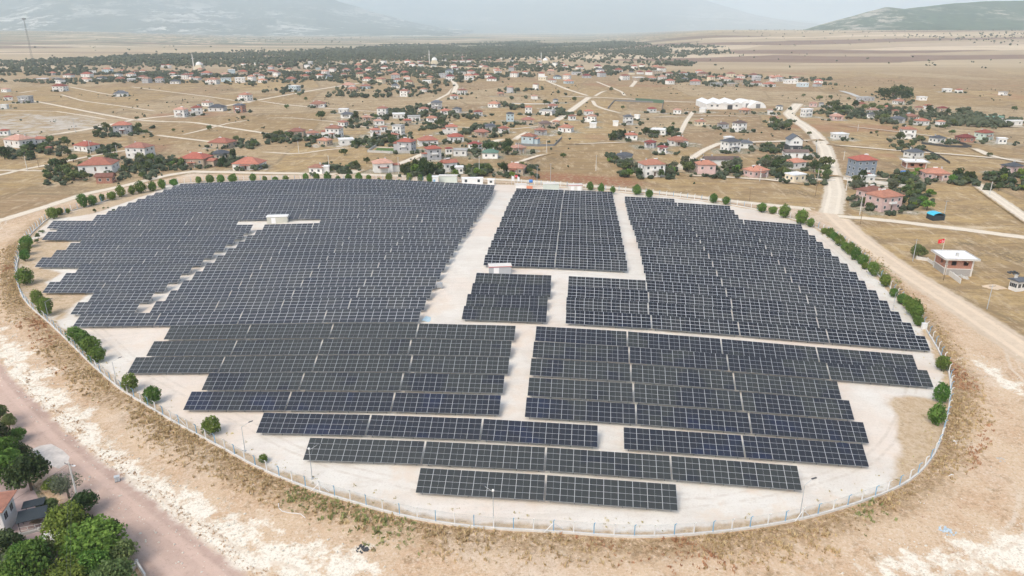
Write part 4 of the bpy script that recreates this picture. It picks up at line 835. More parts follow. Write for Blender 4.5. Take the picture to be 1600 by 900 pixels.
def simple(name, px, py, build, mats, label, cat, group=None, rz=0.0, smooth=False):
    x, y = at1(px, py); b = MB(); build(b); o = b.build(name, mats, None, smooth); o.location = (x, y, tz(x, y)); o.rotation_euler = (0, 0, rz); return tag(o, label, cat, group)
def waterstand(px, py, label, h=2.2, r=.8):
    x, y = at1(px, py); z = tz(x, y); e = empty('water_tank', (x, y, z)); tag(e, label, 'water tank')
    b = MB(); b.tube((-r, 0, h + r * .9), (r, 0, h + r * .9), r * .9, n=16); b.build('tank', [M_TANKB], e, True)
    for sx in (-.6, .6):
        for sy in (-.5, .5): b = MB(); b.tube((sx * r, sy * r, -.3), (sx * r, sy * r, h + .25), .06, n=6); b.build('leg', [M_STEEL], e)
waterstand(829.5, 293, 'blue barrel tank on a stand beside the gate')
waterstand(1410, 276, 'blue barrel tank above the garden wall right of the slate-blue house', 1.2, 1.0)
simple('crate', 827.5, 295.5, lambda b: (b.box(-1.3, 1.3, -.8, .8, 0, 1.1), b.box(-1.35, 1.35, -.85, .85, 1.1, 1.25), b.box(-.2, .2, -.83, -.8, .2, .9)), [M_ORANGE], 'orange box in front of the blue tank at the gate', 'box')
simple('inverter_box', 687, 450.5, lambda b: (b.box(-.75, .75, -.5, .5, .35, 1.5), b.box(-.8, .8, -.55, .55, 1.5, 1.58), b.box(-.6, -.5, -.4, .4, 0, .35), b.box(.5, .6, -.4, .4, 0, .35)), [mat('inverter_grey', (.36, .38, .40), .5, .4)], 'grey inverter box at the lane edge beside the left block', 'electrical box')
simple('loose_sheet', 668, 499, lambda b: b.box(-1.0, 1.0, -1.4, 1.4, .02, .12, 0, Matrix.Rotation(.12, 4, 'Y')), [mat('pale_blue_sheet', (.42, .56, .62), .4, .4, .2, 2)], 'pale blue sheet lying at the foot of the lane', 'sheet', rz=-.3)
simple('electrical_cabinet', 1443, 514, lambda b: (b.box(-.5, .5, -.4, .4, 0, 1.5), b.box(-.55, .55, -.45, .45, 1.5, 1.58), b.box(-.3, -.25, -.43, -.4, .6, .9)), [M_WHITE], 'white electrical cabinet at the right fence below the pines', 'electrical cabinet')
simple('electrical_cabinet', 184, 752, lambda b: (b.box(-.42, .42, -.35, .35, 0, .15, 1), b.box(-.38, .38, -.31, .31, .15, .95), b.box(-.44, .44, -.37, .37, .95, 1.03), b.box(-.02, .02, -.33, -.31, .2, .9, 1)), [mat('cabinet_grey', (.50, .53, .54), .5, .4), M_STEEL], 'grey metal cabinet standing at the edge of the pink road', 'electrical cabinet', rz=.5)
def flag(px, py, h, cloth, w, hh, label, emblem=False, z=None, side=1):
    x, y = at1(px, py); z = tz(x, y) if z is None else z; e = empty('flagpole', (x, y, z)); tag(e, label, 'flagpole')
    b = MB(); b.tube((0, 0, -.2), (0, 0, h), .06, .04, 6); b.dome((0, 0, h + .05), .09, full=True, n=8, k=4); b.build('pole', [M_WHITE], e)
    b = MB(); n = 6
    vs = []; 
    for i in range(n + 1):
        u = i / n; yy = .12 * math.sin(u * 7)
        vs += [(side * u * w, yy, h - .1 - u * .25), (side * u * w, yy, h - .1 - hh - u * .3)]
    b.add(vs, [(2 * i, 2 * i + 2, 2 * i + 3, 2 * i + 1) for i in range(n)])
    if emblem:
        cx, cz = side * w * .40, h - .25 - hh / 2; R0 = hh * .27; k = 14; P1 = []; P2 = []
        for i in range(k + 1):
            t = R(45) + R(270) * i / k; P1.append((cx + side * R0 * math.cos(t), -.14, cz + R0 * math.sin(t)))
            t2 = R(30) + R(300) * i / k; P2.append((cx + side * (R0 * .28 + R0 * .78 * math.cos(t2)), -.14, cz + R0 * .78 * math.sin(t2)))
        b.add(P1 + P2, [(i, i + 1, k + 2 + i, k + 1 + i) for i in range(k)], 1)
        sx_ = cx + side * R0 * 1.25; st = []
        for i in range(10): rr_ = R0 * (.5 if i % 2 == 0 else .2); t = R(180) + R(36) * i; st.append((sx_ + rr_ * math.cos(t), -.145, cz + rr_ * math.sin(t)))
        b.add(st + [(sx_, -.145, cz)], [(i, (i + 1) % 10, 10) for i in range(10)], 1)
    b.build('flag', [cloth, M_FLAGW], e)
flag(799.5, 290, 4.6, M_FLAGW, 1.1, 2.2, 'white banner on a pole at the gate, left of the red flag'); flag(804, 290, 5.0, M_FLAGR, 1.5, 1.0, 'red flag on a white pole between the two white banners', True); flag(808.5, 290.5, 4.4, M_FLAGW, 1.0, 2.0, 'white banner on a pole at the gate, right of the red flag')

# ------------------------------------------------------------------ houses
WIN = MB(); WIN.box(-.62, .62, -.03, .02, -.68, .68, 0); WIN.box(-.52, -.03, -.045, -.031, -.58, .58, 1); WIN.box(.03, .52, -.045, -.031, -.58, .58, 1); WIN = WIN.mesh('window', [M_WHITE, M_GLASSD])
DOOR = MB(); DOOR.box(-.55, .55, -.04, .02, 0, 2.15, 0); DOOR.box(-.45, .45, -.06, -.041, .05, 2.05, 1); DOOR = DOOR.mesh('door', [M_WHITE, M_DOOR])
CHIM = MB(); CHIM.box(-.3, .3, -.3, .3, -.8, 1.0, 0); CHIM.box(-.38, .38, -.38, .38, 1.0, 1.12, 1); CHIM = CHIM.mesh('chimney', [M_CONCW, M_CONC])
HEAT = MB(); HM = Matrix.Rotation(R(35), 4, 'X'); HEAT.box(-1.0, 1.0, -1.0, .9, .25, .33, 0, HM); HEAT.tube((-1.0, .95, 1.15), (1.0, .95, 1.15), .27, n=10, m=1); HEAT.box(-.9, -.8, .7, .8, -.4, 1.0, 1); HEAT.box(.8, .9, .7, .8, -.4, 1.0, 1); HEAT = HEAT.mesh('water_heater', [M_GLASSD, M_WHITE])
def roof_geo(b, w, d, h, kind, oh=.55, rh=None, gable=False):
    rh = rh or min(w, d) * .27; W, D = w / 2 + oh, d / 2 + oh; t = .14
    if kind in 'wc':
        b.box(-w / 2 - .3, w / 2 + .3, -d / 2 - .3, d / 2 + .3, h + .002, h + .25, 0); b.box(-w / 2 - .3, w / 2 + .3, -d / 2 - .3, -d / 2 - .1, h + .25, h + .55, 0); b.box(-w / 2 - .3, w / 2 + .3, d / 2 + .1, d / 2 + .3, h + .25, h + .55, 0)
        b.box(-w / 2 - .3, -w / 2 - .1, -d / 2 - .1, d / 2 + .1, h + .25, h + .55, 0); b.box(w / 2 + .1, w / 2 + .3, -d / 2 - .1, d / 2 + .1, h + .25, h + .55, 0); return h + .25
    e = [(-W, -D, h), (W, -D, h), (W, D, h), (-W, D, h)]; e2 = [(x, y, h + t) for x, y, _ in e]
    if gable: r0, r1 = (-W, 0, h + rh), (W, 0, h + rh)
    elif w >= d: r0, r1 = (-(w - d) / 2 - .2, 0, h + rh), ((w - d) / 2 + .2, 0, h + rh)
    else: r0, r1 = (0, -(d - w) / 2 - .2, h + rh), (0, (d - w) / 2 + .2, h + rh)
    v = e + e2 + [r0, r1]; f = [(0, 3, 2, 1), (0, 1, 5, 4), (1, 2, 6, 5), (2, 3, 7, 6), (3, 0, 4, 7)]
    f += [(4, 5, 9, 8), (5, 6, 9), (6, 7, 8, 9), (7, 4, 8)] if (w >= d or gable) else [(4, 5, 8), (5, 6, 9, 8), (6, 7, 9), (7, 4, 8, 9)]
    b.add(v, f, 0); return h + rh
HC = {}
HOUSES = []
def band(y):
    return 'nearest the solar field' if y > 228 else 'in the second band' if y > 186 else 'in mid village' if y > 150 else 'in far village' if y > 117 else 'at the wood edge'
def house(px, py, wpx, roof='r', wall='w', st=1, rz=None, label=None, gable=False, dk=.78, porch=False, name='house', cat='house', heater=None, wm=None):
    x, y = at1(px, py); rr = random.Random(int(px * 7 + py * 13)); dpt = depth(x, y)
    if rz is None: rz = rr.choice([-1, 1]) * rr.uniform(.1, .5) if rr.random() < .8 else rr.uniform(-.1, .1)
    W = wm or wpx * dpt / F; w = W / (math.cos(rz) + dk * abs(math.sin(rz)) + .06); d = w * dk; h = 2.75 * st + .4
    if roof not in 'wc': w -= .6; d -= .5
    w = max(w, 2.2); d = max(d, 2.0)
    yy = y + d / 2 * math.cos(rz) + w / 2 * abs(math.sin(rz)) * .6
    e = empty(name, (x, yy, tz(x, yy)), rz); HOUSES.append((px, py, wpx)); near = wpx >= 17 or wm
    key = '%s %s house, %s roof' % (WALLM[wall][0], {1: 'low', 1.5: 'raised', 2: 'two-storey', 3: 'three-storey'}[st], ROOFN[roof] if not gable else ROOFN[roof].replace(' hip', ' gable'))
    e['_k'] = key + '|' + band(py); e['_x'] = px
    if label: e['label'] = label; del e['_k']
    e['category'] = cat; e['group'] = 'village houses'
    b = MB(); b.box(-w / 2, w / 2, -d / 2, d / 2, -1.2, h, 0)
    if gable:
        rh = min(w, d) * .23; b.add([(-w / 2, -d / 2, h), (-w / 2, d / 2, h), (-w / 2, 0, h + rh * .93), (w / 2, -d / 2, h), (w / 2, d / 2, h), (w / 2, 0, h + rh * .93)], [(0, 1, 2), (3, 5, 4)], 0)
    if porch: b.box(w / 2 - .25, w / 2, -d / 2 - 1.8, -d / 2 - 1.55, -1, h - .3); b.box(-w / 2, -w / 2 + .25, -d / 2 - 1.8, -d / 2 - 1.55, -1, h - .3); b.box(-w / 2, w / 2, -d / 2 - 1.8, -d / 2, h - .3, h - .1)
    b.build('wall', [WALLM[wall][1]], e)
    if near and st >= 1.5 and roof in 'ro' and rr.random() < .7 and not label:
        sg = rr.choice([-1, 1]); ww, wd, wh = w * rr.uniform(.30, .42), d * .62, h - rr.choice([1.4, 2.6]); ox = sg * (w / 2 + ww / 2)
        if wh > 2.4:
            b = MB(); b.box(ox - ww / 2 + .003 * (sg > 0), ox + ww / 2 - .003 * (sg < 0), -wd / 2, wd / 2, -1.2, wh); b.build('wing', [WALLM[wall][1]], e)
            b = MB(); roof_geo(b, ww - .2, wd, wh, roof, .35, gable=True)
            for q in range(len(b.v)): b.v[q] = (b.v[q][0] + ox + sg * .12, b.v[q][1], b.v[q][2])
            b.build('wing_roof', [ROOFM[roof]], e)
    if near and roof in 'rodm' and rr.random() < .5:
        b = MB(); pw = w * rr.uniform(.3, .5); b.box(-pw / 2, pw / 2, -d / 2 - 1.9, -d / 2 - .02, 2.55, 2.7, 0)
        for q in (-pw / 2, pw / 2 - .2): b.box(q, q + .2, -d / 2 - 1.9, -d / 2 - 1.7, -1.2, 2.548, 1)
        b.build('porch', [ROOFM[roof], M_WHITE], e)
    b = MB(); top = roof_geo(b, w, d, h, roof, .55 if near else .4, gable=gable); rm_ = rr.choice(RT) if roof == 'r' else ROOFM[roof]; rf = b.build('roof', [rm_], e)
    if near:
        if roof not in 'wc': link('chimney', CHIM, rf, (w * rr.uniform(.15, .3) * rr.choice([-1, 1]), d * .12, h + min(w, d) * .17))
        if (heater if heater is not None else (roof in 'ro' and rr.random() < .55)): link('water_heater', HEAT, rf, (w * rr.uniform(-.2, .2), -d * .12, h + min(w, d) * .13))
    if wpx >= 13 or wm:
        for s in range(max(1, int(st))):
            zc = (1.75 if st != 1.5 else 2.9) + 2.75 * s; n = 3 if w > 9 else 2
            for i in range(n):
                if s == 0 and i == 1 and n == 3: link('door', DOOR, e, ((i + .5) / n * w - w / 2, -d / 2, .3 if st != 1.5 else 1.5)); continue
                link('window', WIN, e, ((i + .5) / n * w - w / 2, -d / 2, zc))
            if near:
                for sg in (-1, 1):
                    for i in range(2): link('window', WIN, e, (sg * w / 2, (i - .5) * d * .45, zc), sg * math.pi / 2)
        if st >= 2 and near:
            b = MB(); b.box(-1.6, 1.6, -d / 2 - 1.1, -d / 2 - .01, 3.05, 3.2); b.box(-1.6, 1.6, -d / 2 - 1.1, -d / 2 - 1.02, 3.2, 4.0); b.box(-1.6, -1.52, -d / 2 - 1.02, -d / 2 - .01, 3.2, 4.0); b.box(1.52, 1.6, -d / 2 - 1.02, -d / 2 - .01, 3.2, 4.0); b.build('balcony', [M_WHITE], e)
    return e
HL = [(22,231,46,'r','w',1.5),(5,212,16,'r','w',1),(58,226,26,'r','w',1),(129,237,40,'r','w',1),(145,273,60,'r','w',1.5),(214,248,40,'r','w',2),(187,210,34,'r','g',2),
 (302,262,46,'r','t',1.5),(342,250,34,'d','c',1),(343,232,42,'r','t',1),(385,266,48,'r','w',1),(281,183,20,'r','w',2),(306,180,20,'r','w',2),(322,166,18,'r','w',1),(337,174,26,'d','w',1),(373,176,19,'d','k',2),(382,158,22,'r','w',2),(91,143,20,'r','w',2),(185,151,26,'d','w',1),(7,144,14,'r','w',1),(5,170,11,'w','w',1),
 (459,143,18,'w','b',2),(10,157,16,'r','w',1),(37,161,18,'c','g',2),(495,168,26,'r','w',1),(536,177,15,'w','w',1),(541,185,20,'d','w',1),(597,181,18,'r','w',2),(535,198,18,'r','w',1),(572,190,18,'r','t',1),(591,196,20,'r','w',1),(521,215,28,'r','w',2),(462,213,27,'r','t',1),(487,216,24,'r','w',1),(506,228,26,'r','t',1),
 (622,211,20,'c','w',2),(586,214,20,'r','w',1.5),(599,206,14,'r','w',1),(614,219,18,'r','w',1),(634,238,32,'r','g',2),(667,228,38,'r','w',1),(676,250,30,'r','g',2),(596,270,38,'r','w',1.5),(494,272,26,'r','w',1),
 (711,222,30,'r','w',1),(705,209,22,'r','w',1.5),(752,214,26,'r','t',1),(766,204,20,'d','g',1),(787,208,20,'r','w',1),(742,234,24,'m','w',1),(719,244,22,'c','w',1),(701,241,14,'m','w',1),(810,240,28,'r','t',1),(804,273,40,'r','t',1),(682,171,19,'d','g',2),(662,176,16,'r','w',1),(696,179,18,'r','w',1),(714,176,16,'d','g',1),
 (747,181,16,'r','g',1),(772,168,22,'r','w',1),(797,190,14,'d','b',2),(674,191,18,'r','w',1),(646,189,22,'c','w',1),(622,185,22,'w','w',1),(636,195,16,'r','t',1),(632,151,17,'r','w',2),(662,144,14,'r','w',1),(722,148,18,'r','w',1.5),(709,155,15,'r','w',1),(782,151,14,'r','t',1),(797,145,12,'r','g',2),(543,137,22,'r','w',1),(550,143,17,'r','t',1),(570,139,17,'r','b',1),(617,138,16,'d','w',1),
 (837,140,11,'r','w',2),(835,155,12,'r','w',1),(868,161,10,'d','g',1),(826,179,13,'r','w',2),(856,180,28,'c','w',1),(864,171,18,'r','w',1),(825,194,22,'r','t',1),(894,188,14,'r','w',1),(920,180,16,'r','w',1),(925,191,18,'r','w',1.5),(845,211,22,'r','g',1),(852,200,24,'b','t',1),(869,197,14,'r','t',1),(885,207,28,'o','w',1),(827,225,28,'o','b',1.5),(927,200,12,'w','w',1),
 (982,195,17,'d','w',2),(996,187,10,'w','w',1),(1019,176,16,'m','w',1),(1059,178,15,'r','w',1),(987,219,20,'r','w',1),(1032,211,30,'w','w',1),(1017,231,22,'m','g',1),(1061,228,33,'o','w',1),(1036,239,19,'m','w',1),(977,253,30,'d','g',1),(1095,197,18,'r','c',1),(1131,201,18,'b','g',1),(1157,206,24,'b','w',2),(1099,176,12,'w','w',1),(1165,178,18,'r','t',1),
 (1104,272,32,'o','p',1.5),(1185,278,42,'o','p',1),(1246,264,36,'o','w',1),(1246,285,32,'w','c',1),(1315,218,25,'w','w',1),(1211,191,18,'r','w',1),(1204,178,10,'r','w',1),(1219,172,14,'d','w',1),(1262,183,18,'w','w',2),(1272,167,15,'r','p',1),(1284,167,10,'d','g',1),(1304,168,16,'d','w',1),(1309,188,19,'r','p',1),(1347,168,20,'r','t',1),(1366,178,20,'r','w',1),(1390,173,16,'r','t',1),(1400,179,12,'r','t',1),(1364,185,18,'d','w',1),
 (1405,192,20,'d','g',1),(1425,188,22,'r','t',1),(1443,196,24,'r','w',1),(1471,197,15,'r','w',1),(1438,174,16,'r','t',1),(1452,171,14,'r','w',1),(1475,175,16,'m','t',1),(1406,163,17,'r','w',1),(1421,217,25,'o','w',2),(1468,224,25,'d','w',1),(1512,223,26,'m','k',1),(1542,219,30,'r','m',1.5),(1567,225,14,'w','w',1),(1432,247,30,'d','w',1),(1467,282,42,'o','p',1),(1586,275,34,'d','p',1.5),(1482,144,14,'w','w',1),(1570,149,14,'c','w',1),(1356,158,26,'c','g',1),(1500,145,12,'r','w',1)]
for a in HL: house(*a)
house(766, 248, 28, 'g', 'w', 1, -.05, 'white low house with a long green sheet roof behind the park', heater=False)
house(539, 227, 28, 'w', 'w', 1, .35, 'white shed-like house with a bright white sheet roof', heater=False)
house(701, 269, 30, 'r', 'w', 1.5, .45, 'white gable-fronted house with flat annex behind the pines', gable=True)
house(717, 272, 14, 'w', 'w', 1, .1, 'flat white annex with a dark opening beside the gable house')
house(508, 271, 12, 'w', 'w', 1, .05, 'small flat white annex right of the house nearest the left block')
house(1020, 277, 44, 'o', 'w', 2, .25, 'large white two-storey house in round bushes behind the right block', heater=True)
house(1128, 259, 58, 'b', 'w', 1, .04, 'long white hall under one wide brown sheet roof', dk=.32, gable=True, heater=False)
house(1245, 247, 40, 'b', 'w', 1, -.03, 'low house under a wide brown roof below the black gabled house', dk=.4, gable=True, heater=False)
house(1144, 238, 34, 'd', 'w', 2, .45, 'modern white house with a faceted dark grey roof')
house(1166, 232, 26, 'd', 'w', 1, -.15, 'low wing with dark roof behind the modern white house')
house(1139, 223, 14, 'w', 'w', 1, .2, 'small white canopy building above the modern house')
house(1365, 322, 46, 'r', 'p', 2, .42, 'rear house of the pink pair, half hidden by the front one', heater=True)
house(1388, 331, 56, 'o', 'p', 2, .36, 'front house of the pink pair with a broad orange tile roof', heater=True)
house(1350, 279, 40, 'r', 's', 3, .12, 'slate-blue three-storey house with white trim and red hip roof', heater=True)
house(1355, 286, 24, 'w', 'w', 1, .05, 'long thin white sheet shed roof above the pink pair', dk=.3)
house(161, 287, 30, 'r', 'k', 1, .2, 'low red metal shed beside the garden at upper left', gable=True, heater=False, name='shed', cat='shed')
house(76, 239, 10, 'r', 'k', 1, .1, 'tiny brick-red shed at the edge of the left garden', name='shed', cat='shed')
house(1593, 456, 26, 'd', 'w', 1, .3, 'small white hut with a dark flat roof at the right edge', heater=False, gable=True, name='hut', cat='hut')
house(1555, 190, 26, 'g', 'w', 1, .0, 'pale green greenhouse-like shed among hedges at far right', dk=.35, gable=True, heater=False)
house(1583, 196, 30, 'w', 'w', 1, 0, 'long low white shed at the far right edge', dk=.25)
house(1442, 157, 13, 'w', 'w', 1, 0, 'white domed tent alone in the far right field', name='tent', cat='tent')
house(962, 197, 8, 'w', 'w', 1, 0, 'small white canopy left of the grey-roofed white house', name='tent', cat='tent')
# black gabled modern house
x, y = at1(1243, 236); z = tz(x, y); e = empty('house', (x, y + 4, z), -.08); tag(e, 'black and white modern house with a steep dark gable roof on a walled plot', 'house', 'village houses')
b = MB(); b.box(-4, 4, -4.5, 4.5, -.5, 3.2, 1); b.box(-3.6, 3.6, -4.4, 4.4, 3.2, 6.4, 0); b.add([(-3.6, -4.4, 6.4), (3.6, -4.4, 6.4), (0, -4.4, 8.8), (-3.6, 4.4, 6.4), (3.6, 4.4, 6.4), (0, 4.4, 8.8)], [(0, 1, 2), (3, 5, 4)]); b.build('wall', [M_WHITE, M_DARK], e)
b = MB()
for s in (-1, 1): b.add([(s * 4.1, -4.9, 6.1), (0, -4.9, 9.0), (0, 4.9, 9.0), (s * 4.1, 4.9, 6.1), (s * 4.1, -4.9, 6.35), (0, -4.9, 9.25), (0, 4.9, 9.25), (s * 4.1, 4.9, 6.35)], [(0, 1, 2, 3), (4, 7, 6, 5), (0, 4, 5, 1), (3, 2, 6, 7), (0, 3, 7, 4)])
b.build('roof', [ROOFM['d']], e)
for xx in (-.8, .8): link('window', WIN, e, (xx, -4.4, 5.0))
for xx in (-2.2, 2.2): link('window', WIN, e, (xx, -4.5, 1.7))
# unfinished brick house at right
def unfinished(px, py, w, d, rz, label, up=True):
    x, y = at1(px, py); z = tz(x, y); e = empty('unfinished_house', (x, y, z), rz); tag(e, label, 'house')
    zb = 2.3 if up else .4
    if up: b = MB(); b.box(-w / 2 + .1, w / 2 - .1, .1, d - .1, -1.5, zb - .25, 0); b.build('stone_base', [M_STONEW], e)
    b = MB(); b.box(-w / 2 - .1, w / 2 + .1, -.05, d + .05, zb - .25, zb, 0)
    for cx in (-w / 2, w / 2 - .45): 
        for cy in (0, d - .45): b.box(cx, cx + .45, cy, cy + .45, -1.5, zb - .25, 0); b.box(cx, cx + .45, cy, cy + .45, zb, zb + 2.9, 0)
    b.build('concrete_frame', [M_CONCW], e)
    b = MB(); q = .12; segs = [(-w / 2 + .45, -w * .30), (-w * .12, w * .14), (w * .31, w / 2 - .45)]
    for a, c in segs: b.box(a, c, q, q + .25, zb, zb + 2.9, 0)
    for a, c in ((-w * .30, -w * .12), (w * .14, w * .31)): b.box(a, c, q, q + .25, zb, zb + .9, 0); b.box(a, c, q, q + .25, zb + 2.3, zb + 2.9, 0)
    for sx in (-w / 2 + q, w / 2 - q - .25):
        b.box(sx, sx + .25, .45, d * .35, zb, zb + 2.9, 0); b.box(sx, sx + .25, d * .35, d * .5, zb, zb + .9, 0); b.box(sx, sx + .25, d * .35, d * .5, zb + 2.3, zb + 2.9, 0); b.box(sx, sx + .25, d * .5, d - .45, zb, zb + 2.9, 0)
    b.box(-w / 2 + .45, w / 2 - .45, d - .4, d - .15, zb, zb + 2.9, 0); b.build('brick_wall', [M_BRICK], e)
    b = MB(); b.box(-w / 2 - 1.1, w / 2 + 1.1, -1.1, d + 1.1, zb + 2.9, zb + 3.15, 0)
    for a in ((-w / 2 - 1.1, w / 2 + 1.1, -1.1, -.95), (-w / 2 - 1.1, w / 2 + 1.1, d + .95, d + 1.1), (-w / 2 - 1.1, -w / 2 - .95, -.95, d + .95), (w / 2 + .95, w / 2 + 1.1, -.95, d + .95)): b.box(*a, zb + 3.15, zb + 3.45, 1)
    b.box(-w / 2 - .95, w / 2 + .95, -.95, d + .95, zb + 3.152, zb + 3.17, 2); b.build('roof', [M_CONCW, M_CONC, M_FLAGW], e)
    b = MB(); b.box(-.35, .35, d * .3, d * .3 + .7, zb + 3.18, zb + 4.2); b.build('chimney', [M_CONC], e)
    return e, zb + 3.2 + z
e, zr = unfinished(1496, 431, 8.0, 7.6, -.10, 'unfinished brick house on a grey stone base with a flat white roof')
fx_, fy_ = e.location.x, e.location.y
flag(1470, 371, 5.2, M_FLAGR, 1.9, 1.25, 'red flag with white crescent on a pole over the unfinished brick house', True, z=zr, side=-1)
o = [q for q in COL.objects if q.name.startswith('flagpole')][-1]; o.location = (fx_ - 3.6, fy_ + 4.2, zr)
unfinished(1431, 264, 9.5, 8, -.2, 'open brick shell with a white flat roof beside the grey slab plot', up=False)
def wall_line(pts, h, th, m, label, name='garden_wall', cat='wall', rail=False):
    P_ = plan(pts); x0, y0 = P_[0]; z0 = tz(x0, y0); e = MB()
    for (ax, ay), (bx, by) in zip(P_[:-1], P_[1:]):
        k = max(1, int(math.hypot(bx - ax, by - ay) / 4))
        for i in range(k):
            p = (ax + (bx - ax) * i / k, ay + (by - ay) * i / k); q = (ax + (bx - ax) * (i + 1) / k, ay + (by - ay) * (i + 1) / k)
            d = Vector((q[0] - p[0], q[1] - p[1], 0)); n = Vector((-d.y, d.x, 0)).normalized() * th / 2
            a = Vector((p[0] - x0, p[1] - y0, tz(*p) - z0)); c = Vector((q[0] - x0, q[1] - y0, tz(*q) - z0)); u = Vector((0, 0, h)); s = Vector((0, 0, -.5))
            e.add([a - n + s, a + n + s, c + n + s, c - n + s, a - n + u, a + n + u, c + n + u, c - n + u], [(4, 5, 6, 7), (0, 4, 7, 3), (1, 2, 6, 5), (0, 1, 5, 4), (2, 3, 7, 6)])
            if i % 2 == 0: e.box(a.x - .16, a.x + .16, a.y - .16, a.y + .16, a.z - .3, a.z + h + .18)
    o = e.build(name, [m]); o.location = (x0, y0, z0); tag(o, label, cat); return o
wall_line([(1432,405),(1449,408),(1458,414)], 1.0, .3, M_CONCW, 'low pale retaining wall left of the unfinished brick house')
wall_line([(1474,424),(1488,434),(1500,443)], 1.5, .3, M_CONCW, 'sloping pale retaining wall in front of the unfinished brick house')
wall_line([(1318,281),(1350,285),(1385,289),(1420,294)], 1.4, .25, M_CONCW, 'long pale garden wall before the slate-blue house')
wall_line([(574,238),(610,239.5),(648,239)], 1.3, .25, M_CONC, 'grey wall with white piers before the grey two-storey house'); wall_line([(574,238),(588,229)], 1.3, .25, M_CONC, 'short grey side wall of the green lawn plot')
wall_line([(806,227),(840,229),(866,228.5),(878,216)], 1.4, .2, M_STEEL, 'dark fence round the plot of the pale blue house', 'plot_fence', 'fence')
wall_line([(1222,240),(1250,243),(1276,245),(1275,228)], 1.6, .25, M_CONC, 'grey wall round the plot of the black gabled house')
wall_line([(1408,237),(1428,248)], 1.1, .2, M_DARK, 'short black fence left of the grey-roofed white house', 'plot_fence', 'fence'); wall_line([(1440,233),(1467,245),(1484,256)], 1.1, .2, M_DARK, 'black sloping fence right of the grey-roofed white house', 'plot_fence', 'fence')
wall_line([(1440,225),(1480,230),(1517,231),(1490,221)], 1.3, .2, M_DARK, 'black fence round the triangular plot at right', 'plot_fence', 'fence')
wall_line([(950,170),(960,158),(1036,161),(1034,173)], 1.5, .2, M_STEEL, 'thin fence round the sports pitch in the middle distance', 'plot_fence', 'fence')
wall_line([(993,158.5),(1037,161.5)], 3.2, .3, mat('green_netting', (.10, .17, .12), .9), 'dark green netting along the back of the pitch', 'netting', 'netting')
wall_line([(800,162.5),(830,163),(858,163)], 1.0, .2, M_CONCW, 'pale plot wall left of the crossroads'); wall_line([(1262,281),(1305,283)], .9, .2, M_CONCW, 'low kerb wall beside the cream flat house')
wall_line([(1160,133),(1163,131)], 1, .2, M_CONC, 'short wall stub in the far village')
lx, ly = plan([(590,231),(617,231),(617,236.5),(584,236.5)]), 0
b = MB(); b.add([(p[0], p[1], tz(*p) + .12) for p in lx], [(3, 2, 1, 0)]); tag(b.build('lawn', [mat('lawn_green', (.10, .17, .05), .9, .1, .3, 2)]), kind='structure')
# turquoise tent
x, y = at1(1466, 345); e = empty('tent', (x, y + 2, tz(x, y)), .1); tag(e, 'turquoise tarpaulin shelter right of the pink house pair', 'tent')
b = MB(); vs = []; n = 8
for i in range(n + 1): t = math.pi * i / n; vs += [(-2.1 * math.cos(t) * 1.15, -2, 2.0 + 1.0 * math.sin(t)), (-2.1 * math.cos(t) * 1.15, 2.4, 2.0 + 1.0 * math.sin(t))]
b.add(vs, [(2 * i, 2 * i + 2, 2 * i + 3, 2 * i + 1) for i in range(n)]); b.build('tarpaulin', [M_TURQ], e)
b = MB(); b.box(-2.4, 2.4, -1.9, 2.3, -.3, 1.99); b.build('side_sheet', [M_BLACKF], e)
# warehouse
x, y = at1(1131, 171); e = empty('warehouse', (x, y + 10, tz(x, y)), 0); tag(e, 'white three-bay warehouse with cream front and black doorway', 'warehouse')
dm = depth(x, y) / F; Wd = 56 * dm; b = MB(); b.box(-Wd / 2, Wd / 2, -10, 28, -1, 4.8); b.build('wall', [WALLM['w'][1]], e)
for k in range(3):
    b = MB(); x0, x1 = -Wd / 2 + Wd * k / 3, -Wd / 2 + Wd * (k + 1) / 3; xm = (x0 + x1) / 2
    b.add([(x0, -10.5, 4.82), (xm, -10.5, 7.0), (x1, -10.5, 4.82), (x0, 28.5, 4.82), (xm, 28.5, 7.0), (x1, 28.5, 4.82)], [(0, 1, 4, 3), (1, 2, 5, 4), (0, 2, 1), (3, 4, 5), (0, 3, 5, 2)]); b.build('roof', [ROOFM['w']], e)
b = MB(); b.box(3, 7.5, -10.08, -10.01, 0, 3.9); b.build('door', [M_DARK], e)
for k in (-11, -6, 11): b = MB(); b.box(k - .9, k + .9, -10.07, -10.01, 2.6, 3.8); b.build('window', [M_GLASSD], e)
for (px_, py_, r_, lab) in ((1166, 168, 9, 'white arched hangar attached right of the warehouse'), (1182, 169, 8, 'smaller white arched hangar right of the first one')):
    x, y = at1(px_, py_); e = empty('hangar', (x, y + 8, tz(x, y)), .1); tag(e, lab, 'hangar'); b = MB(); vs = []; n = 10
    for i in range(n + 1): t = math.pi * i / n; vs += [(-r_ * math.cos(t), -9, -1 + (r_ * .85) * math.sin(t)), (-r_ * math.cos(t), 9, -1 + (r_ * .85) * math.sin(t))]
    b.add(vs, [(2 * i, 2 * i + 2, 2 * i + 3, 2 * i + 1) for i in range(n)]); b.add(vs[::2] , [tuple(range(n + 1))]); b.add(vs[1::2], [tuple(range(n + 1))[::-1]]); b.build('shell', [M_WHITE], e)
    b = MB(); b.box(-2, 2, -9.1, -9.02, -.3, 3.8); b.build('door', [M_STEEL], e)
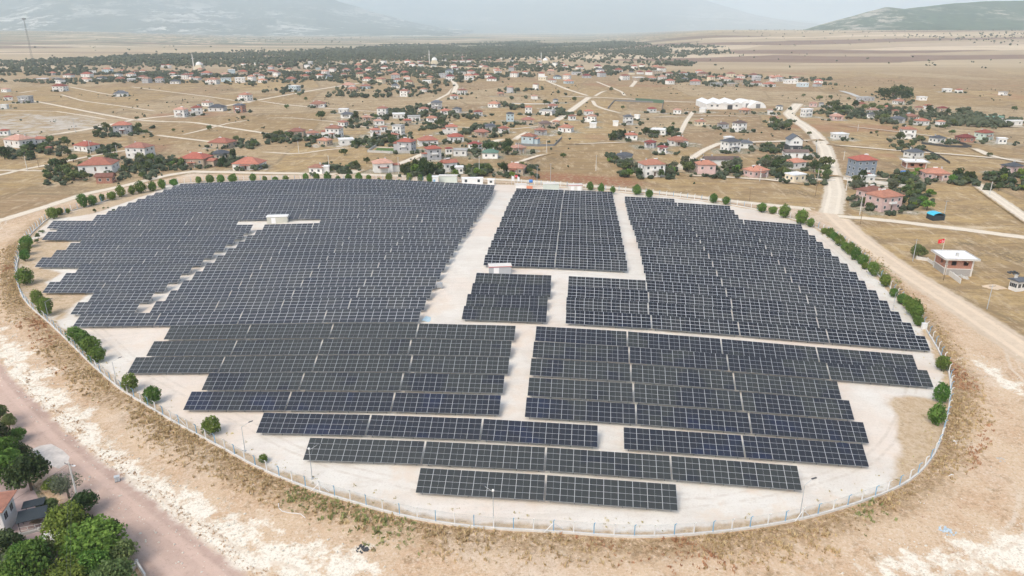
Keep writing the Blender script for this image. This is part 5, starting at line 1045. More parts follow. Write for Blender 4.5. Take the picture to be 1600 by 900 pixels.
# mosques
def mosque(px, py, s, label, mside=-1):
    x, y = at1(px, py); e = empty('mosque', (x, y, tz(x, y))); tag(e, label, 'mosque')
    b = MB(); b.box(-7 * s, 7 * s, -7 * s, 7 * s, -1, 7 * s); b.box(-5 * s, 5 * s, -5 * s, 5 * s, 7 * s, 9.5 * s); b.build('prayer_hall', [WALLM['c'][1]], e)
    b = MB(); b.dome((0, 0, 9.5 * s), 5.6 * s, sq=1.0, n=20, k=8); b.tube((0, 0, 15 * s), (0, 0, 17.5 * s), .15 * s, n=5); b.build('dome', [M_WHITE], e, True)
    m = MB(); X = mside * 10 * s; m.tube((X, 0, -1), (X, 0, 20 * s), 1.1 * s, .95 * s, 10); m.tube((X, 0, 20 * s), (X, 0, 21 * s), 1.8 * s, 1.8 * s, 10); m.tube((X, 0, 21 * s), (X, 0, 25 * s), .8 * s, .7 * s, 10); m.tube((X, 0, 25 * s), (X, 0, 30 * s), .95 * s, .05 * s, 10); m.build('minaret', [M_CONCW], e)
mosque(679, 102, 1.0, 'mosque with a white dome and slim minaret at the top of the village')
mosque(852, 101, .85, 'smaller mosque with white dome right of the first one')
mosque(312, 110, .95, 'pale mosque with tall minaret among trees at upper left')
# lattice mast
x, y = at1(52, 97); e = MB(); hm = 88; sgm = 16; wv = [(math.cos(t) * 1, math.sin(t) * 1) for t in (1.57, 3.67, 5.76)]
for k in range(sgm):
    z0, z1 = hm * k / sgm, hm * (k + 1) / sgm; r0 = 2.2 - 1.2 * k / sgm; r1 = 2.2 - 1.2 * (k + 1) / sgm
    for i in range(3):
        a, c = wv[i], wv[(i + 1) % 3]; e.tube((a[0] * r0, a[1] * r0, z0), (a[0] * r1, a[1] * r1, z1), .2, n=4); e.tube((a[0] * r0, a[1] * r0, z0), (c[0] * r1, c[1] * r1, z1), .12, n=4); e.tube((a[0] * r1, a[1] * r1, z1), (c[0] * r1, c[1] * r1, z1), .12, n=4)
e.box(-2.6, 2.6, -2.6, 2.6, hm - 1, hm + 1.5); o = e.build('lattice_mast', [M_STEEL]); o.location = (x, y, tz(x, y)); tag(o, 'tall thin lattice radio mast above the trees at far left', 'mast')

# scattered far village houses, denser towards the wood
rs = random.Random(42)
def inpoly(px, py, poly):
    c = False
    for (ax, ay), (bx, by) in zip(poly, poly[1:] + poly[:1]):
        if (ay > py) != (by > py) and px < (bx - ax) * (py - ay) / (by - ay) + ax: c = not c
    return c
def scatter_houses(poly, n, wr, pal):
    xs_ = [p[0] for p in poly]; ys_ = [p[1] for p in poly]; k = 0; tries = 0
    while k < n and tries < n * 60:
        tries += 1; px = rs.uniform(min(xs_), max(xs_)); py = rs.uniform(min(ys_), max(ys_))
        if not inpoly(px, py, poly): continue
        w = rs.uniform(*wr) * (0.55 + (py - 90) / 70)
        if any(abs(px - hx) < (w + hw) * .50 and abs(py - hy) < 4.0 for hx, hy, hw in HOUSES): continue
        house(px, py, w, rs.choice(pal[0]), rs.choice(pal[1]), rs.choice([1, 1, 1.5, 2])); k += 1
PALV = ('rrrrrrrrmowdc', 'wwwwwwctbg')
scatter_houses([(395,116),(520,103),(640,98),(700,96),(820,94),(880,98),(905,108),(860,120),(700,132),(600,134),(520,130),(400,130)], 78, (11, 16), PALV)
scatter_houses([(50,118),(150,114),(300,112),(400,112),(400,134),(300,132),(180,132),(60,130)], 34, (12, 17), PALV)
scatter_houses([(880,104),(1000,104),(1100,116),(1240,124),(1300,132),(1290,142),(1200,136),(1060,134),(960,124),(900,118)], 44, (12, 18), PALV)
scatter_houses([(60,110),(300,104),(560,96),(700,92),(900,92),(900,98),(700,100),(560,106),(300,112),(60,116)], 22, (10, 13), PALV)
scatter_houses([(830,118),(900,116),(940,126),(900,132),(850,130)], 6, (12, 16), PALV)
GXY = np.zeros(len(Xf)); r_ = random.Random(8)
for o in COL.objects:
    if o.name.startswith('house') and o.parent is None and o.location.y > 200:
        hx, hy = o.location.x, o.location.y; ra = r_.uniform(9, 17); m_ = (np.abs(Xf - hx) < 45) & (np.abs(Yf - hy) < 45)
        GXY[m_] = np.maximum(GXY[m_], 1.2 - np.maximum(np.abs(Xf[m_] - hx) * .8, np.abs(Yf[m_] - hy)) / ra)
a_ = GROUND.attributes.new('yard', 'FLOAT', 'POINT'); a_.data.foreach_set('value', GXY.astype(np.float32))
hs = [o for o in COL.objects if '_k' in o.keys()]; by = {}
for o in hs: by.setdefault(o['_k'], []).append(o)
for k, L in by.items():
    L.sort(key=lambda o: o['_x']); kk, bb = k.split('|')
    for i, o in enumerate(L): o['label'] = kk + ', ' + (('%s from left ' % ordw(i + 1)) if len(L) > 1 else '') + bb
for o in hs:
    del o['_k']; del o['_x']
for o in COL.objects:
    if '_x' in o.keys(): del o['_x']

# ------------------------------------------------------------------ village trees
CL = [(68,142,262,288,6.5,20,'the garden left of the big red-roofed house'),(172,245,250,281,5.5,16,'the orchard below the tall white house'),(205,288,250,268,5.5,16,'the orchard left of the raised brick house'),(0,52,236,250,6.5,10,'the hedge below the leftmost white house'),(48,112,222,243,5.5,12,'the long hedge at the left edge'),
 (146,182,232,246,4.5,8,'the garden right of the low red-roofed house'),(152,236,203,214,5,9,'the bushes round the double-roofed house'),(320,384,248,262,5,8,'the yard below the dark flat roof'),(362,400,222,232,5,4,'the yard right of the open brick house'),
 (418,458,212,224,5,10,'the clump beside the red roofs left of centre'),(468,500,218,224,4,4,'the low hedge under the red roofs'),(545,580,222,230,4,5,'the hedge right of the white sheet roof'),(583,640,217,229,4.5,10,'the gardens behind the grey two-storey house'),(508,560,262,272,4.5,7,'the low bushes right of the first white house'),
 (628,690,264,276,7.5,9,'the dark clump behind the gate cabins'),(700,765,262,279,6.5,10,'the bushes beside the gable house'),(722,795,226,246,5.5,10,'the gardens round the green-roofed house'),(785,835,262,278,6,6,'the garden of the tan house at the gate'),(655,700,194,203,4,6,'the line of small trees in mid village'),
 (545,592,186,200,4.5,6,'the yards of the two white houses'),(955,988,213,220,5.5,6,'the dark hedge left of the pole house'),(1008,1056,206,214,5,8,'the bushes before the low white house'),(972,1055,262,279,7,10,'the round bushes of the large white house'),(950,985,246,256,4,5,'the low hedge of the grey-roofed cottage'),
 (1068,1098,258,276,7,6,'the garden at the dirt track corner'),(1120,1150,262,279,7.5,6,'the trees between the two pink cottages'),(1190,1232,250,278,7,12,'the orchard behind the pink cottage'),(1262,1292,256,290,7,8,'the strip beside the white road'),(1205,1235,192,204,5,6,'the yard left of the white road'),
 (1195,1220,230,240,4,5,'the small orchard left of the black gabled house'),(1290,1345,164,180,5.5,12,'the thicket right of the white road bend'),(1345,1400,168,190,5,10,'the gardens of the right hamlet'),(1400,1500,172,202,4.5,14,'the trees of the far right hamlet'),(1366,1424,147,158,6.5,12,'the dark grove in the far right field'),
 (1332,1362,285,330,8,11,'the bushes left of the pink pair'),(1392,1452,290,330,7.5,13,'the orchard right of the pink pair'),(1392,1440,272,292,6,7,'the garden beside the blue tank'),(1482,1520,278,292,6,6,'the bushes right of the pink cottage'),(1540,1600,275,300,6.5,9,'the garden at the right edge'),(1395,1440,218,236,5,6,'the yard above the grey-roofed white house')]
ntree = 0
for ci, (x0, x1, y0, y1, rp, n, ph) in enumerate(CL):
    rr = random.Random(900 + ci); pts = []
    for i in range(n):
        for _ in range(12):
            px = x0 + (x1 - x0) * rr.random(); py = y0 + (y1 - y0) * rr.random()
            if all(abs(px - a) > rp * .8 or abs(py - b) > rp * .5 for a, b in pts): break
        pts.append((px, py))
    pts.sort()
    for i, (px, py) in enumerate(pts):
        k = 'd' if ('dark' in ph and rr.random() < .7) else rr.choice('ggggdoy') if y0 > 240 else rr.choice('gggggdo')
        col = {'g': 'green', 'd': 'dark green', 'o': 'grey-green', 'y': 'bright green'}[k]
        tree(px, py, rp * rr.uniform(.85, 1.55), k, '%s tree, %s from left in %s' % (col, ordw(i + 1), ph), 'tree', 'garden trees of the village', 'garden_tree'); ntree += 1
for px, py, r, ph in [(115,253,9,'alone left of the big red-roofed house'),(226,184,3,'alone between the tracks at upper left'),(214,187,4,'right of the double-roofed house track'),(380,187,5,'alone right of the dark brick house'),(272,206,4,'alone in the field above the tall house'),(327,204,5,'left of the pale track fork'),(394,232,5,'beside the open brick house'),(502,187,9,'alone, wide and dark, in the central dry field'),(538,243,7,'alone in the field above the white gabled house'),(573,256,6,'above the long white house'),(448,170,5,'alone beside the red hedge house'),
   (478,158,4,'on the pale track, upper'),(468,150,4,'on the pale track, lower'),(140,248,3.5,'small one by the low red roof'),(851,164,4.5,'alone above the long grey-white house'),(897,159,4,'at the crossroads'),(973,171,4,'inside the fenced pitch'),(1078,196,4,'small one at the dirt track'),(1255,152,4,'alone above the white road bend'),(1280,157,6,'round one above the right hamlet'),(1326,157,3.5,'small one in the upper right field'),(1297,155,4,'next to the round one above the hamlet'),(1264,212,5,'beside the white road, halfway'),(1487,210,5,'alone right of the white corner house'),(1545,245,4.5,'alone beside the right track'),
   (1584,174,5,'lonely one in the far right field'),(1369,209,3.5,'small one in the middle right field'),(880,247,5,'leafless brown one in the dry field'),(1052,196,3.5,'thin brown one near the dirt track'),(955,143,4,'above the crossroads bend'),(1383,250,0,'')][:-1]:
    tree(px, py, r, 'g', 'lone tree ' + ph, 'tree', 'lone field trees', 'field_tree'); ntree += 1
tree(1434, 402, 13, 'Bd', 'broad green tree left of the unfinished brick house', 'tree', None, 'field_tree')
# near garden bottom left
NG = [(28,690,14,'Bb','small bright tree by the road in the upper corner'),(-14,708,26,'Bk','dark tree half cut by the left edge'),(120,868,26,'Bb','bright bushy tree between the railing and the largest one'),(150,908,28,'Bb','bright tree at the bottom edge below the largest one'),(84,770,15,'Bb','small bright tree between the dark walnut and the airy one'),(176,842,16,'Bk','dark shrub behind the largest bright tree at the road'),(-6,668,22,'Bd','dark tree at the left edge, topmost in the corner'),(16,672,13,'Bd','slim tree at the road edge in the upper corner'),(2,738,30,'Bb','bright bushy tree at the left edge above the other bright one'),(30,722,18,'Bk','small dark tree between the bright edge trees and the road'),(140,832,16,'Bk','dark shrub between the concrete pole tree and the largest bright one'),(78,800,14,'Bd','shrub right of the black canopy'),(205,868,12,'Bo','grey-green shrub on the verge of the pink road'),(70,885,26,'Bd','green tree in the middle of the bottom left garden'),(36,880,22,'Bb','light green tree below the railing'),(8,700,13,'Bd','dark tree at the left edge above the pink paving'),(14,755,34,'Bb','bright bushy tree at the left edge beside the pink paving'),(50,766,30,'Bk','dark walnut tree above the black canopy'),(108,778,23,'Bo','grey-green airy tree left of the concrete pole'),(132,803,22,'Bk','dark round tree below the concrete pole'),(108,840,32,'Bb','bright green tree in front of the black canopy'),
      (158,876,43,'Bb','largest bright green tree beside the pink road'),(196,888,24,'Bd','smaller tree at the road edge below the largest one'),(52,918,44,'Bb','broad yellow-green tree at the bottom left'),(110,925,36,'Bb','yellow-green tree at the bottom edge, right of the broad one'),(185,925,30,'Bd','green tree at the bottom edge beside the road'),(8,868,26,'Bd','dark tree at the left edge below the house'),(100,868,17,'Bo','pale grey-green shrub by the white rubble'),(20,915,26,'Bd','tree in the bottom left corner')]
for px, py, r, k, lab in NG: tree(px, py, r * 1.12, k, lab, 'tree', None, 'garden_tree')

# ------------------------------------------------------------------ bottom left yard
P_ = plan([(-90,640),(10,640),(30,700),(48,735),(108,760),(140,800),(178,842),(206,880),(222,915),(-90,925)]); mg = bpy.data.materials.new('garden_earth'); mg.use_nodes = True; nt = mg.node_tree; gp_ = nt.nodes.new('ShaderNodeNewGeometry')
nt.links.new(mixc(nt, mixc(nt, (.30, .25, .18), (.11, .13, .05), rng(nt, noise(nt, gp_.outputs['Position'], .9, 8, .8), .46, .56)), (.50, .46, .40), rng(nt, noise(nt, gp_.outputs['Position'], .5, 6, .8), .58, .64)), nt.nodes['Principled BSDF'].inputs['Base Color']); nt.nodes['Principled BSDF'].inputs['Roughness'].default_value = 1
gx2, gy2 = np.meshgrid(np.linspace(min(p[0] for p in P_), max(p[0] for p in P_), 60), np.linspace(min(p[1] for p in P_), max(p[1] for p in P_), 60)); ins = poly_sdf(gx2.ravel(), gy2.ravel(), P_).reshape(gx2.shape) > 0; gz2 = terr(gx2.ravel(), gy2.ravel()).reshape(gx2.shape) + .025; ig = np.arange(3600).reshape(60, 60)
fq = [(int(ig[i, j]), int(ig[i, j + 1]), int(ig[i + 1, j + 1]), int(ig[i + 1, j])) for i in range(59) for j in range(59) if ins[i, j] and ins[i, j + 1] and ins[i + 1, j] and ins[i + 1, j + 1]]
P3 = plan([(48,703),(62,697),(80,694),(97,703),(109,714),(106,724),(92,733),(76,727),(60,716)]); b = MB(); b.add([(p[0], p[1], tz(*p) + .075) for p in P3], [tuple(range(len(P3)))[::-1]]); tag(b.build('concrete_slab', [mat('dusty_slab', (.60, .55, .50), .9, .2, .25, .8)]), kind='structure')
me = bpy.data.meshes.new('garden_soil'); me.from_pydata(np.stack([gx2.ravel(), gy2.ravel(), gz2.ravel()], 1).tolist(), [], fq); me.materials.append(mg); tag(link('garden_soil', me), kind='structure')
P_ = plan([(-60,735),(20,742),(50,760),(66,790),(100,812),(62,846),(20,856),(-60,860)]); b = MB(); b.add([(p[0], p[1], tz(*p) + .05) for p in P_], [tuple(range(len(P_)))[::-1]]); tag(b.build('paving', [mat('pink_paving', (.42, .32, .30), .9, .2, .2, .8)]), kind='structure')
house(-33, 846, 10, 'o', 'w', 1.5, .25, 'white house with an orange tile roof cut by the left edge', wm=8.0, heater=False)
x, y = at1(58, 822); e = empty('pergola', (x, y, tz(x, y)), .45); e.scale = (1.15, 1.15, 1); tag(e, 'black fabric pergola in two overlapping pieces beside the corner house', 'pergola')
b = MB(); b.box(-1.9, 1.5, -1.2, 1.4, 2.25, 2.37, 0, Matrix.Rotation(.06, 4, 'X')); b.build('canopy', [M_BLACKF], e); b = MB(); b.box(-1.6, 1.0, 1.45, 3.4, 2.5, 2.62, 0, Matrix.Rotation(-.08, 4, 'X')); b.build('canopy', [M_BLACKF], e)
for sx, sy in ((-1.7, -1.0), (1.3, -1.0), (-1.7, 1.25), (1.3, 1.25), (-1.4, 3.1), (.8, 3.1)): b = MB(); b.tube((sx, sy, -.3), (sx, sy, 2.35), .05, n=6); b.build('post', [M_DARK], e)
b = MB(); b.box(-.9, .6, -.3, .7, .7, .76); b.tube((-.7, .2, 0), (-.7, .2, .7), .04); b.tube((.4, .2, 0), (.4, .2, .7), .04); o = b.build('garden_table', [M_WOOD]); o.location = (x, y, tz(x, y)); tag(o, 'small brown table under the black pergola', 'table')
x, y = at1(56, 828); e = empty('railing', (x, y, tz(x, y)), .35); tag(e, 'white metal railing below the black pergola', 'railing')
for i in range(5): b = MB(); b.tube((-2 + i, 0, -.2), (-2 + i, 0, 1.0), .035, n=6); b.build('post', [M_WHITE], e)
for zz in (.35, .95): b = MB(); b.tube((-2.1, 0, zz), (2.1, 0, zz), .03, n=6); b.build('rail', [M_WHITE], e)
e.scale = (1, 1, 1)
wall_line([(32,838),(62,830),(84,808),(104,812)], .5, .3, M_CONC, 'low grey garden wall beside the railing'); wall_line([(97,826),(112,846),(124,862)], .5, .25, M_CONC, 'low kerb wall among the bright trees'); wall_line([(205,895),(215,884),(228,905)], .9, .25, M_CONCW, 'pinkish low wall at the bottom beside the road')
def pile(px, py, r, h, m, label, cat, n=26, seed=1, flat=.6):
    x, y = at1(px, py); rr = np.random.default_rng(seed); b = MB()
    for i in range(n):
        a = rr.uniform(0, 6.28); q = r * math.sqrt(rr.uniform(0, 1)); s = rr.uniform(.12, .34) * max(.4, r * .5); z = h * (1 - q / r) * rr.uniform(.3, 1)
        M = Matrix.Translation((q * math.cos(a), q * math.sin(a), z)) @ Matrix.Rotation(rr.uniform(0, 3), 4, (rr.uniform(-1, 1), rr.uniform(-1, 1), 1)); b.box(-s, s, -s * .8, s * .8, -s * flat, s * flat, 0, M)
    o = b.build(cat.replace(' ', '_'), [m]); o.location = (x, y, tz(x, y)); tag(o, label, cat)
pile(82, 838, 1.6, .7, M_WHITE, 'heap of white rubble beside the grey garden wall', 'rubble heap', 60, 3)
pile(567, 857, 1.0, .3, M_DARK, 'small heap of dark scrap on the bare soil at the bottom', 'scrap heap', 40, 4)
pile(1480, 829, 1.2, .25, mat('pale_blue_bag', (.45, .55, .62), .7), 'pale blue torn bags on the bare soil at lower right', 'torn bags', 24, 5)
pile(1486, 743, .5, .2, M_WHITE, 'white sack in the brown weeds by the lower right fence', 'sack', 8, 6); pile(1440, 784, .5, .2, M_WHITE, 'white board lying in the weeds at lower right', 'board', 4, 7, .2); pile(1565, 719, .9, .3, M_CONC, 'grey debris on the bare soil at the right', 'debris', 12, 8); pile(1489, 689, .8, .2, M_WHITE, 'white scrap in the weeds by the right fence', 'scrap', 8, 9)
pile(1500, 433, 2.2, .5, M_CONC, 'loose grey blocks at the foot of the unfinished house', 'block pile', 40, 10); pile(1583, 427, 1.5, 1.0, M_DARK, 'dark heap of brushwood right of the unfinished house', 'brushwood', 50, 12)
P_ = plan([(435,787),(436,795),(441,800),(452,802.5),(462,803),(470,804),(477,810)]); x0, y0 = P_[0]; b = MB()
for p, q in zip(P_[:-1], P_[1:]): b.tube((p[0] - x0, p[1] - y0, .1), (q[0] - x0, q[1] - y0, .1), .05, n=6)
o = b.build('hose', [M_WHITE]); o.location = (x0, y0, tz(x0, y0)); tag(o, 'curved white hose lying on the bare soil below the fence', 'hose')
x, y = at1(1552, 449); b = MB(); n = 20; vs = [(0.3, 0.2, .95)]; rr = random.Random(5)
for i in range(n): t = 6.28 * i / n; q = 4.0 * rr.uniform(.7, 1.15); vs.append((q * math.cos(t), q * .7 * math.sin(t), -.2))
b.add(vs, [(0, i + 1, (i + 1) % n + 1) for i in range(n)]); o = b.build('sand_heap', [mat('sand', (.56, .45, .33), .95, .1, .15, 1)]); o.location = (x, y, tz(x, y)); tag(o, 'conical sand heap right of the unfinished house', 'sand heap')

# ------------------------------------------------------------------ stuff: weeds, stones, woodland
def tufts(name, X, Y, S, m, seed, blades=7, low=.5):
    r = np.random.default_rng(seed); n = len(X); Z = terr(X, Y); B = blades
    a = r.uniform(0, 6.28, (n, B)); lean = r.uniform(.15, .75, (n, B)); hh = S[:, None] * r.uniform(.5, 1.1, (n, B)) * low * 2; w = S[:, None] * r.uniform(.12, .28, (n, B))
    bx = X[:, None] + r.normal(size=(n, B)) * S[:, None] * .35; by = Y[:, None] + r.normal(size=(n, B)) * S[:, None] * .35; bz = np.repeat(Z[:, None], B, 1) - .03
    dx, dy = np.cos(a), np.sin(a); tx, ty, t_z = bx + dx * lean * hh, by + dy * lean * hh, bz + hh
    V = np.stack([np.stack([bx - dy * w, by + dx * w, bz], -1), np.stack([bx + dy * w, by - dx * w, bz], -1), np.stack([tx + dy * w * .8, ty - dx * w * .8, t_z], -1), np.stack([tx - dy * w * .8, ty + dx * w * .8, t_z - hh * .1], -1)], 2).reshape(-1, 3)
    tone = np.clip(np.repeat(r.uniform(0, .6, n), B) + r.uniform(0, .4, n * B), 0, 1)
    return tag(link(name, fast_mesh(name, V, np.arange(len(V)).reshape(-1, 4), [m], tone=tone)), kind='stuff')
def vnoise(X, Y, s, seed):
    r = np.random.default_rng(seed); z = 0
    for k in range(5): th = r.uniform(0, 6.28); f_ = s * r.uniform(.5, 2); z = z + np.sin((X * math.cos(th) + Y * math.sin(th)) * f_ + r.uniform(0, 6.28) + np.sin((Y * math.cos(th) - X * math.sin(th)) * f_ * .7))
    return z / 5
fxa, fya = np.array([p[0] for p in FENCE]), np.array([p[1] for p in FENCE])
r = np.random.default_rng(77)
X = r.uniform(-175, 175, 520000); Y = r.uniform(45, 330, 520000); dF = -poly_sdf(X, Y, FENCE)
keep = (dF > .35) & (dF < 9) & (r.uniform(0, 1, len(X)) < np.clip(1.15 - dF / (6.5 + 3.0 * vnoise(X, Y, .06, 1)), 0, 1) * np.clip(.75 + vnoise(X, Y, .15, 2), .1, 1)) & (Y < 240)
Xa, Ya = X[keep], Y[keep]; kk_ = vnoise(Xa, Ya, .12, 3); nw_ = len(Xa)
sz = r.uniform(.18, .60, nw_) * (.7 + .5 * np.clip(vnoise(Xa, Ya, .5, 31) + .3, 0, 1)); print('weeds', nw_)
g = (kk_ > .42) & (r.uniform(0, 1, nw_) < .7); rd = (kk_ < -.38) & (r.uniform(0, 1, nw_) < .75); dn = ~g & ~rd
tufts('dry_weeds', Xa[dn], Ya[dn], sz[dn], L_DRY, 1); tufts('green_weeds', Xa[g], Ya[g], sz[g], L_WEEDG, 2); tufts('russet_weeds', Xa[rd], Ya[rd], sz[rd], L_DRYR, 3)
bd = poly_sdf(X, Y, POLY['bare']); vn = vnoise(X, Y, .05, 5) + .6 * vnoise(X, Y, .35, 6)
k2 = (dF > 5) & (bd > 2) & (vn > .55) & (r.uniform(0, 1, len(X)) < .07); s2 = r.uniform(.10, .32, k2.sum())
roadd = np.minimum(abs(poly_sdf(X[k2], Y[k2], plan([(-80,520),(0,622),(70,697),(145,762),(215,822),(295,888),(350,935),(355,935),(75,697),(0,618)]))), 99)
ok = roadd > 7; c2_ = r.uniform(0, 1, k2.sum()); tufts('scrub', X[k2][ok & (c2_ < .7)], Y[k2][ok & (c2_ < .7)], s2[ok & (c2_ < .7)], L_DRY, 4, 8, .35); tufts('scrub', X[k2][ok & (c2_ >= .7)], Y[k2][ok & (c2_ >= .7)], s2[ok & (c2_ >= .7)], L_DRYR, 5, 8, .35)
k3 = (dF < -.3) & (dF > -4) & (r.uniform(0, 1, len(X)) < .04) & (Y < 270); tufts('dry_weeds', X[k3], Y[k3], r.uniform(.15, .4, k3.sum()), L_DRY, 6, 6, .4)
# strip of weeds along the pink road
X = r.uniform(-110, -20, 60000); Y = r.uniform(50, 170, 60000); rp_ = plan([(-80,520),(0,622),(70,697),(145,762),(215,822),(295,888),(350,935),(430,1010)]); D2 = np.full(len(X), 1e9)
for (ax, ay), (bx, by_) in zip(rp_[:-1], rp_[1:]):
    ex, ey = bx - ax, by_ - ay; t = np.clip(((X - ax) * ex + (Y - ay) * ey) / (ex * ex + ey * ey), 0, 1); D2 = np.minimum(D2, np.hypot(X - ax - ex * t, Y - ay - ey * t))
k4 = (D2 > 4.4) & (D2 < 6.6 + 2.6 * vnoise(X, Y, .2, 9)) & (r.uniform(0, 1, len(X)) < .5) & (-poly_sdf(X, Y, FENCE) > 2); tufts('dry_weeds', X[k4], Y[k4], r.uniform(.08, .30, k4.sum()), L_DRY, 8)
# stones
X = r.uniform(-140, 140, 60000); Y = r.uniform(55, 190, 60000); ch = np.maximum(np.maximum(poly_sdf(X, Y, POLY['chalk']), poly_sdf(X, Y, POLY['chalk2'])), poly_sdf(X, Y, POLY['chalk3'])); dF = -poly_sdf(X, Y, FENCE)
ks = (dF > 3) & (((ch > -2) & (r.uniform(0, 1, len(X)) < .30)) | (r.uniform(0, 1, len(X)) < .012)) & (poly_sdf(X, Y, POLY['bare']) > 1); X, Y = X[ks], Y[ks]; n = len(X); Z = terr(X, Y); s = r.uniform(.04, .16, n) * r.uniform(.6, 1.7, n)
oc = np.array([(1, 0, 0), (0, 1, 0), (-1, 0, 0), (0, -1, 0), (0, 0, 1), (0, 0, -1)], float); V = (oc[None] * s[:, None, None] * r.uniform(.6, 1.3, (n, 6, 3))) + np.stack([X, Y, Z + s * .3], -1)[:, None]
of = np.array([(0, 1, 4), (1, 2, 4), (2, 3, 4), (3, 0, 4), (1, 0, 5), (2, 1, 5), (3, 2, 5), (0, 3, 5)]); Fc = (of[None] + (np.arange(n) * 6)[:, None, None]).reshape(-1, 3)
tag(link('stones', fast_mesh('stones', V.reshape(-1, 3), Fc, [mat('chalk_stone', (.70, .66, .58), .95, .1)])), kind='stuff'); print('stones', n)
# woodland and distant village trees, as low crowns spread through real depth
ph_ = (1 + 5 ** .5) / 2; ic = np.array([(-1, ph_, 0), (1, ph_, 0), (-1, -ph_, 0), (1, -ph_, 0), (0, -1, ph_), (0, 1, ph_), (0, -1, -ph_), (0, 1, -ph_), (ph_, 0, -1), (ph_, 0, 1), (-ph_, 0, -1), (-ph_, 0, 1)]); ic /= np.linalg.norm(ic[0])
icf = np.array([(0, 11, 5), (0, 5, 1), (0, 1, 7), (0, 7, 10), (0, 10, 11), (1, 5, 9), (5, 11, 4), (11, 10, 2), (10, 7, 6), (7, 1, 8), (3, 9, 4), (3, 4, 2), (3, 2, 6), (3, 6, 8), (3, 8, 9), (4, 9, 5), (2, 4, 11), (6, 2, 10), (8, 6, 7), (9, 8, 1)])
def wood(name, X, Y, S, m, seed, sub=3):
    r = np.random.default_rng(seed); n = len(X)
    if n == 0: return
    Xs = np.repeat(X, sub) + r.normal(size=n * sub) * np.repeat(S, sub) * .42; Ys = np.repeat(Y, sub) + r.normal(size=n * sub) * np.repeat(S, sub) * .42; Ss = np.repeat(S, sub) * r.uniform(.45, .8, n * sub)
    Zs = terr(Xs, Ys) + np.repeat(S, sub) * r.uniform(.4, 1.25, n * sub); N = n * sub
    V = ic[None] * Ss[:, None, None] * r.uniform(.65, 1.25, (N, 12, 1)) * np.array([1, 1, .85]) + np.stack([Xs, Ys, Zs], -1)[:, None]
    Fc = (icf[None] + (np.arange(N) * 12)[:, None, None]).reshape(-1, 3); tone = np.clip(np.repeat(np.repeat(np.clip(r.uniform(0, .75, n) + .35 * vnoise(X, Y, .02, 5), 0, 1), sub) + r.uniform(0, .15, N), 20) + r.uniform(0, .15, N * 20), 0, 1)
    return tag(link(name, fast_mesh(name, V.reshape(-1, 3), Fc, [m], tone=tone)), kind='stuff')
L_WOOD = leaf_mat('wood_leaves', (0.048, 0.064, 0.036), (0.130, 0.145, 0.085), 0.0)
def scat(poly, n, seed, dens=None, thr=-9):
    P_ = plan(poly); r = np.random.default_rng(seed); xs_ = [p[0] for p in P_]; ys_ = [p[1] for p in P_]
    X = r.uniform(min(xs_), max(xs_), n); Y = r.uniform(min(ys_), max(ys_), n); sdp = poly_sdf(X, Y, P_); ok = sdp > r.uniform(0, 1, n) ** 2 * 40 * (np.mean(ys_) / 900)
    if dens: ok &= vnoise(X, Y, dens, seed) > thr
    return X[ok], Y[ok]
WX, WY = [], []
for poly, n, dn_, th_ in [([(-30,100),(60,95),(160,89),(300,84),(420,79),(560,75),(600,70),(700,70),(800,66),(960,65),(1040,72),(1070,88),(1065,98),(1000,102),(900,98),(820,96),(700,97),(600,101),(500,104),(400,112),(300,112),(150,116),(-30,118)], 31000, .009, -.16),
     ([(-30,98),(300,86),(600,72),(1040,72),(1060,96),(700,96),(400,110),(-30,116)], 5500, .02, -.5), ([(1040,70),(1110,73),(1180,78),(1150,84),(1060,90)], 1600, .008, .15), ([(1060,98),(1100,100),(1080,104),(1000,103)], 500, .02, -.3), ([(560,70),(700,68),(960,63),(900,62),(560,66)], 3000, .004, .3)]:
    X, Y = scat(poly, n, len(WX) + 5, dn_, th_); WX.append(X); WY.append(Y)
X, Y = np.concatenate(WX), np.concatenate(WY); print('wood', len(X)); wood('woodland', X, Y, RNG.uniform(2.8, 5.6, len(X)), L_WOOD, 1, 2)
WX, WY = [], []
for poly, n, dn_, th_ in [([(0,116),(150,114),(300,112),(400,112),(440,128),(400,136),(300,132),(180,131),(60,134),(0,132)], 2600, .02, -.1), ([(395,112),(520,103),(700,97),(880,98),(900,110),(860,120),(700,134),(600,134),(520,130),(400,132)], 3400, .03, -.25),
     ([(880,104),(1000,104),(1100,116),(1240,122),(1310,122),(1310,134),(1200,138),(1060,136),(960,126),(890,118)], 2200, .03, -.1), ([(400,130),(700,134),(800,128),(900,150),(700,165),(500,168),(400,145)], 900, .03, .2), ([(560,165),(800,160),(900,170),(930,215),(700,218),(580,200)], 900, .04, .15),
     ([(400,140),(600,136),(640,150),(420,156)], 160, .03, .25), ([(1240,176),(1500,174),(1600,190),(1600,203),(1480,200),(1300,192)], 420, .04, -.1), ([(1480,186),(1600,189),(1620,200),(1490,198)], 380, .04, -.5), ([(1030,130),(1100,132),(1300,145),(1200,150)], 40, .03, .3)]:
    X, Y = scat(poly, n, len(WX) + 55, dn_, th_); WX.append(X); WY.append(Y)
X, Y = np.concatenate(WX), np.concatenate(WY); hp = np.array([(o.location.x, o.location.y) for o in COL.objects if o.name.startswith('house')])
keep = np.ones(len(X), bool)
for hx, hy in hp: keep &= ~((np.abs(X - hx) < 6.5) & (Y - hy < 6) & (Y - hy > -13))
X, Y = X[keep], Y[keep]; print('village trees', len(X)); wood('village_trees', X, Y, RNG.uniform(1.5, 3.1, len(X)), L_WOOD, 2, 5)
X_, Y_ = [], []
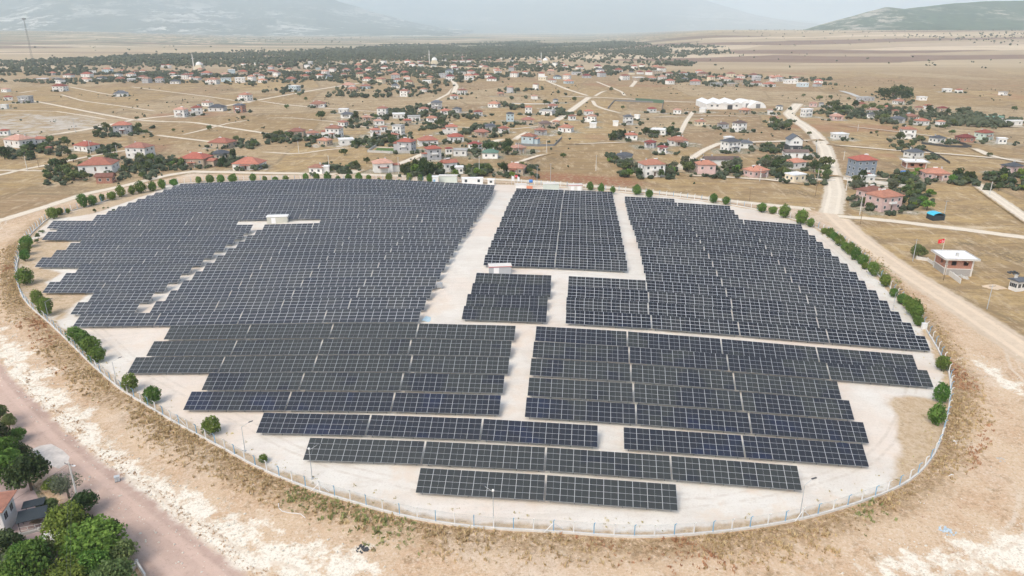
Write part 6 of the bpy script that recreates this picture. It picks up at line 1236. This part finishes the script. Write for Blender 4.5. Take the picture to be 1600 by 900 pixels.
for ci, (x0, x1, y0, y1, rp, n, ph) in enumerate(CL):
    gx_, gy_ = scat([(x0 - 8, y0 - 3), (x1 + 8, y0 - 3), (x1 + 8, y1 + 2), (x0 - 8, y1 + 2)], 170, 400 + ci); q = np.arange(len(gx_)) < n * 6; X_.append(gx_[q]); Y_.append(gy_[q])
X, Y = np.concatenate(X_), np.concatenate(Y_); keep = (poly_sdf(X, Y, FENCE) < -7)
for hx, hy in hp: keep &= ~((np.abs(X - hx) < 6.0) & (Y - hy < 6) & (Y - hy > -9))
for hx, hy in hp:
    if hy < 900 and random.random() < .8:
        k_ = random.randint(2, 7); t_ = RNG.uniform(-2.8, .4, k_); X = np.append(X, hx + np.cos(t_) * RNG.uniform(7, 13)); Y = np.append(Y, hy + np.sin(t_) * RNG.uniform(7, 12, k_)); keep = np.append(keep, np.ones(k_, bool))
wood('garden_bushes', X[keep], Y[keep], RNG.uniform(.7, 1.7, keep.sum()), L_WOOD, 12, 9); print('bushes', keep.sum())
# scattered dots of bushes over the fields and the far plain
X, Y = scat([(-60,284),(1700,300),(1700,150),(1300,120),(900,130),(400,135),(-60,140)], 2600, 3, .05, .1); keep = (poly_sdf(X, Y, FENCE) < -14) & (poly_sdf(X, Y, POLY['bare']) < -3)
wood('field_bushes', X[keep], Y[keep], RNG.uniform(.25, .95, keep.sum()), L_WOOD, 3, 4)
X, Y = scat([(1060,108),(1250,122),(1700,140),(1700,60),(1300,56),(1150,58),(1080,66)], 1500, 4, .002, -.1); wood('plain_bushes', X, Y, RNG.uniform(1.5, 3.6, len(X)), L_WOOD, 4, 2)
X, Y = scat([(0,92),(500,76),(600,62),(1100,56),(600,52),(0,52)], 1600, 6, .002, .1); wood('plain_bushes', X, Y, RNG.uniform(2.5, 5, len(X)), L_WOOD, 5, 2)
X, Y = scat([(1700,66),(1300,52),(1230,56),(1300,70),(1700,80)], 3800, 8, .002, .0); wood('plain_bushes', X, Y, RNG.uniform(3, 6.5, len(X)), L_WOOD, 6, 1)
print('trees', ntree, 'houses', len(HOUSES), 'objects', len(COL.objects))
